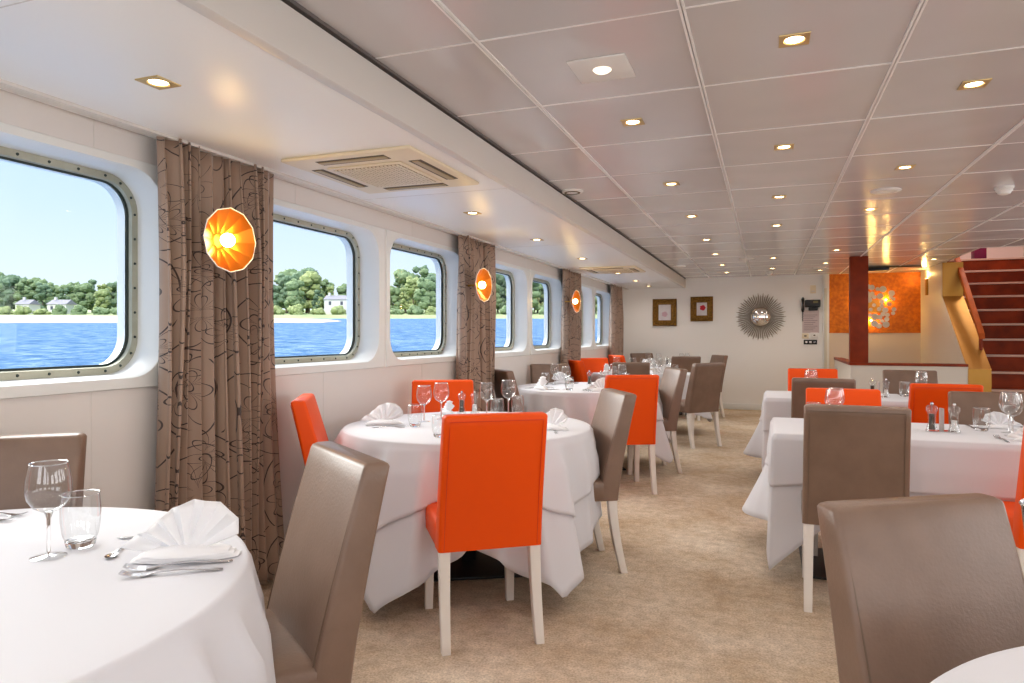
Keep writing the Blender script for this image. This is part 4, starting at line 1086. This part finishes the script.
# -- second round table
put('napkin', -2.00, 3.33, math.radians(25), 'white napkin on the round table edge near the window wall', 1.0)
put('tumbler', -1.79, 3.30, 0, 'tumbler beside the napkin near the window wall', 1.0)
put('wine_glass', -1.84, 3.50, 0, 'wine glass in front of the far orange chair, the left of two', 1.0)
o_ = put('wine_glass', -1.79, 3.62, 0, 'wine glass in front of the far orange chair, the right of two', 1.05)
put('tumbler', -1.50, 3.01, 0, 'tumbler half hidden by the bright orange chair back', 0.9)
put('pepper', -1.80, 3.93, 0, 'pepper mill before the far orange chair, dark filling')
put('salt', -1.72, 3.95, 0, 'salt mill before the far orange chair, pale filling')
put('wine_glass', -1.60, 3.86, 0, 'broad wine glass peeping over the bright orange chair back', 1.0)
put('wine_glass', -1.50, 3.97, 0, 'slim wine glass peeping over the bright orange chair back', 1.05)
put('tumbler', -1.45, 4.0, 0, 'tumbler at the edge of the bright orange chair back', 1.0)
put('tumbler', -1.50, 3.78, 0, 'tumbler mostly hidden behind the bright orange chair back', 1.0)
put('napkin', -1.06, 3.46, math.radians(-20), 'white napkin between the bright orange chair and the grey aisle chair', 0.95)
put('knife', -2.05, 3.22, math.radians(20), 'knife lying in front of the napkin near the window wall')
put('fork', -1.98, 3.17, math.radians(20), 'fork lying in front of the napkin near the window wall')
put('napkin', -1.90, 3.93, math.radians(-30), 'low white napkin beside the mills before the far orange chair', 0.7)
put('knife', -0.99, 3.30, math.radians(110), 'knife by the napkin next to the grey aisle chair')
# -- other round tables
for (c, R, nm, seats) in ((T3, 0.67, 'on the table beside the second curtain', [(5, 'before the wall side chair near the window gap', 0), (6, 'before the aisle orange chair', 1), (7, 'before the chair by the curtain', 1), (8, 'before the chair facing the camera', 1), (9, 'before the aisle grey chair', 1)]),
                          (T4, 0.66, 'on the table below the third curtain', [(10, 'before the seamed grey back', 1), (11, 'before the lit orange chair', 1), (12, 'before the rear orange chair', 1), (13, 'before the free standing grey chair', 1)]),
                          (T5, 0.62, 'on the last table by the end wall', [(14, 'before the near grey chair', 1), (15, 'before the last aisle chair', 1), (16, 'before the small orange chair', 1), (17, 'before the corner chair', 1)])):
    for idx, who, on in seats:
        if not on: continue
        _, x, y, *_r = CHAIRS[idx]; dx, dy = unit(x - c[0], y - c[1])
        setting(c[0], c[1], dx, dy, R, who + ' ' + nm, both=(c is T3))
    put('pepper', c[0] - 0.02, c[1] + 0.25, 0, 'pepper mill ' + nm); put('salt', c[0] + 0.09, c[1] + 0.28, 0, 'salt mill ' + nm)
# -- square tables
for (cy, d, nm) in ((4.08, 0.36, 'on the first square table'), (6.18, 0.365, 'on the second square table')):
    for sx, w1 in ((0.37, 'orange' if cy < 5 else 'orange'), (1.17, 'grey')):
        for sgn, w2 in ((1, 'far side'), (-1, 'near side')):
            who = {(0.37, 1): 'before the far orange chair', (1.17, 1): 'before the far grey chair', (0.37, -1): 'before the near grey chair', (1.17, -1): 'before the near orange chair'}[(sx, sgn)]
            nm2 = who + ' ' + nm
            rx = -sgn
            put('tumbler', sx + rx * 0.12, cy + sgn * 0.10, 0, 'clear tumbler ' + nm2)
            put('wine_glass', sx + rx * 0.03 * sgn + (0.02 if sgn > 0 else 0), cy + sgn * 0.06, 0, 'stemmed wine glass ' + nm2)
            put('fork', sx - rx * 0.12, cy + sgn * 0.33, -sgn * PI / 2, 'fork laid ' + nm2)
            put('knife', sx + rx * 0.13, cy + sgn * 0.34, -sgn * PI / 2, 'knife laid ' + nm2)
            put('napkin', sx, cy + sgn * 0.24, 0 if sgn < 0 else PI, 'folded white napkin ' + nm2, 0.75)
    px = 0.80
    put('pepper', px, cy - 0.03, 0, 'pepper mill with dark corns standing ' + nm, 1.05); put('salt', px + 0.095, cy - 0.05, 0, 'salt mill with white salt standing ' + nm, 1.05)
    t = empty('menu_holder', (px + 0.05, cy + 0.0, CZ + 0.0022), 0.2, 'small card holder between the mills ' + nm, 'card holder')
    mb = MB(); mb.box(-0.004, 0.004, -0.02, 0.02, 0.004, 0.12); mb.build('card', mat('silver card', 'BDB4B0', 0.3) if 'card' not in M else M['card'], t, bevel=0.001)
    mb = MB(); mb.box(-0.06, 0.06, -0.03, 0.03, 0, 0.004); mb.build('stand', M['acrylic'], t)
t = empty('wine_bucket', (0.815, 2.44, 0), 0, 'polished steel wine bucket on a slim stand at the frame edge', 'wine bucket')
mb = MB(); mb.lathe([(0.0001, 0.54), (0.075, 0.54), (0.082, 0.56), (0.098, 0.735), (0.104, 0.745), (0.100, 0.749), (0.094, 0.735), (0.078, 0.56), (0.0001, 0.55)], 32); mb.build('bucket', M['steel'], t, smooth=True, angle=50)
mb = MB(); mb.lathe([(0.009, 0.01), (0.009, 0.54)], 12); mb.build('stand', M['steel'], t, smooth=True)
mb = MB(); mb.lathe([(0.0001, 0.012), (0.12, 0.010), (0.125, 0.0), (0.0001, 0.0)], 32); mb.build('foot', M['steel'], t)
# -- things on the cut off round table
put('spoon', 0.40, 1.19, math.radians(-70), 'spoon on the table rim beside the large grey chair', 1.0)
for o in list(SRC.values()):
    for c in kids(o):
        for g_ in kids(c): bpy.data.objects.remove(g_)
        bpy.data.objects.remove(c)
    bpy.data.objects.remove(o)

# ================================================================== OUTSIDE
CF = Vector((-math.sin(YAW), math.cos(YAW), 0)); CR = Vector((math.cos(YAW), math.sin(YAW), 0))
SL = 0.0325                       # the moored ship is trimmed: the river plane rises away from it
def river(a, d, h=0.0):           # a across, d away from the ship
    p = CR * a + CF * d; return (p.x, p.y, -1.3 + SL * d + h)
mb = MB()
mb.add([river(-700, -30), river(60, -30), river(260, 600), river(-900, 600)], [(0, 1, 2, 3)])
struct(mb.build('river', M['water']), 'blue rippled river', 'river')
mb = MB(); top = []; bot = []
for i in range(60):
    a = -330 + i * 4.75; w = math.sin(min(1, 0.12 + i / 59 * 0.88) * PI) ** 0.5
    bot.append(river(a, 178 - 4 * w, 0.02)); top.append(river(a, 200 + 25 * w, 0.1 + 1.7 * w))
mb.add(bot + top, [(i, i + 1, 61 + i, 60 + i) for i in range(59)])
struct(mb.build('sandbank', M['sand']), 'pale sandbank in the river', 'sandbank')
mb = MB(); N_ = 90; r0 = []; r1 = []; r2 = []
for i in range(N_):
    a = -420 + i * 7.0
    j = 4 * noise.noise(Vector((i * 0.3, 0, 0)))
    r0.append(river(a, 300 + j, -0.2)); r1.append(river(a, 308 + j, 1.6)); r2.append(river(a, 520, 5))
mb.add(r0 + r1 + r2, [(i, i + 1, N_ + i + 1, N_ + i) for i in range(N_ - 1)] + [(N_ + i, N_ + i + 1, 2 * N_ + i + 1, 2 * N_ + i) for i in range(N_ - 1)])
struct(mb.build('river_bank', M['grass']), 'green far river bank', 'bank')
def crown_mesh(seed, wide, tall):
    rnd = random.Random(seed); bm = bmesh.new()
    for k in range(26):
        a = rnd.uniform(0, 2 * PI); h = rnd.uniform(0.12, 0.95); rr_ = wide * rnd.uniform(0.2, 0.62) * (1 - 0.55 * abs(h - 0.4))
        s = rnd.uniform(0.17, 0.36) * wide
        c = Vector((rr_ * math.cos(a), rr_ * math.sin(a), h * tall * 0.82 + 0.1 * tall))
        g_ = bmesh.ops.create_icosphere(bm, subdivisions=3, radius=s)
        for v in g_['verts']:
            n_ = v.co.normalized(); d = 1 + 0.28 * noise.noise(n_ * 2.2 + Vector((seed, k, 0))) + 0.5 * noise.noise(n_ * 7 + Vector((k, seed, 3)))
            v.co = Vector((n_.x * s * d, n_.y * s * d, n_.z * s * d * 0.85)) + c
    me = bpy.data.meshes.new('crown'); bm.to_mesh(me); bm.free()
    for p in me.polygons: p.use_smooth = True
    return me
mt = MB(); mt.tube([(0, 0, -1), (0.1, 0, 3), (0, 0.1, 7)], [0.4, 0.3, 0.18], 6); trunk_o = mt.build('trunk', M['trunk']); trunk_me = trunk_o.data; bpy.data.objects.remove(trunk_o)
CM = []
for s, (w_, h_) in enumerate(((4.6, 17), (4.4, 13), (5.2, 15), (3.8, 19))):
    for lf in ('leaf1', 'leaf2', 'leaf3'):
        me = crown_mesh(s + 1, w_, h_); me.materials.append(M[lf]); CM.append(me)
BM_ = []
for s in range(2):
    for lf in ('leaf1', 'leaf3'):
        me = crown_mesh(s + 11, 5.5, 4.6); me.materials.append(M[lf]); BM_.append(me)
rnd = random.Random(21)
WN = ['seen through the first big window', 'seen through the window after the first curtain', 'seen through the window before the second curtain', 'seen through the farther windows']
def where(a, d):
    px = 512 + 683 * a / d
    return 0 if px < 150 else 1 if px < 365 else 2 if px < 470 else 3
def heightf(px):   # skyline of the far bank in metres
    return interp([(-80, 16), (20, 17), (60, 13), (90, 15), (120, 13), (133, 17), (200, 14), (280, 13), (290, 19), (305, 20), (318, 15), (340, 12), (360, 12), (388, 10), (400, 16), (420, 19), (450, 18), (500, 20), (560, 20), (640, 19)], px)
KL = ['leafy mid green', 'dense dark green', 'bright yellow green']
def tree(a, d, hh, kindi, li, sc=1.0):
    h0 = (17, 13, 15, 19)[li]; s = hh * 1.38 / h0 * sc
    t = empty('tree', river(a, d, 1.2), rnd.uniform(0, 6.28), KL[kindi] + ' tree of the far bank ' + WN[where(a, d)], 'tree', 'trees on the far river bank')
    t.scale = (s * 1.05, s * 1.05, s)
    o = bpy.data.objects.new('crown', CM[li * 3 + kindi]); col.objects.link(o); o.parent = t
    o = bpy.data.objects.new('trunk', trunk_me); col.objects.link(o); o.parent = t
for row, (d0, f, a0) in enumerate(((331.5, 0.72, -400), (345.5, 0.86, -395.6), (359.5, 1.0, -391.3), (373.5, 1.02, -397))):
    a = a0
    while a < 120:
        d = d0; px = 512 + 683 * a / d
        if not (row == 0 and (12 < px < 80 or 318 < px < 358)):
            tree(a, d, heightf(px) * f * (1 + 0.02 * row) * rnd.uniform(0.86, 1.06), rnd.choice([0, 0, 1, 1, 2] if row else [0, 1, 2]), rnd.randrange(4))
        a += rnd.uniform(9.8, 11.2)
a = -400
while a < 110:
    d = 316.5
    t = empty('shrub', river(a, d, 0.9), rnd.uniform(0, 6), 'low waterside bush of the far bank ' + WN[where(a, d)], 'bush', 'bushes along the far waterline')
    s = rnd.uniform(0.75, 0.92); t.scale = (s, s, s * rnd.uniform(.8, 1.2))
    o = bpy.data.objects.new('foliage', rnd.choice(BM_)); col.objects.link(o); o.parent = t
    a += rnd.uniform(8.5, 9.5)
def house(a, d, w, h, rh, label):
    t = empty('house', river(a, d, 3.5), YAW, label, 'house', 'houses on the far bank')
    mb = MB(); mb.box(-w / 2, w / 2, -4, 4, -3, h); mb.build('wall', M['render'], t)
    mb = MB(); mb.add([(-w / 2 - .4, -4.5, h), (w / 2 + .4, -4.5, h), (w / 2 + .4, 4.5, h), (-w / 2 - .4, 4.5, h), (-w / 2, 0, h + rh), (w / 2, 0, h + rh)], [(0, 1, 5, 4), (2, 3, 4, 5), (1, 2, 5), (3, 0, 4), (0, 3, 2, 1)])
    mb.build('roof', M['roof'], t)
    mb = MB(); mb.box(-w / 2 + 1, -w / 2 + 2, -0.5, 0.5, h, h + rh + 1.2); mb.build('chimney', M['render'], t)
    for k in range(max(2, int(w / 4))):
        x = -w / 2 + (k + 0.5) * w / max(2, int(w / 4)); mb = MB(); mb.box(x - 0.6, x + 0.6, -4.05, -3.95, h - 2.6, h - 0.9); mb.build('window', M['wdark'], t)
house((28 - 512) / 683 * 330, 330, 6.5, 3.0, 2.4, 'small white house with grey roof beyond the sandbank, the single one')
house((62 - 512) / 683 * 330, 330, 9, 3.0, 2.4, 'longer white house with grey roof among trees beyond the sandbank')
house((338 - 512) / 683 * 326, 326, 11, 5.2, 2.2, 'white house seen through the window after the first curtain')
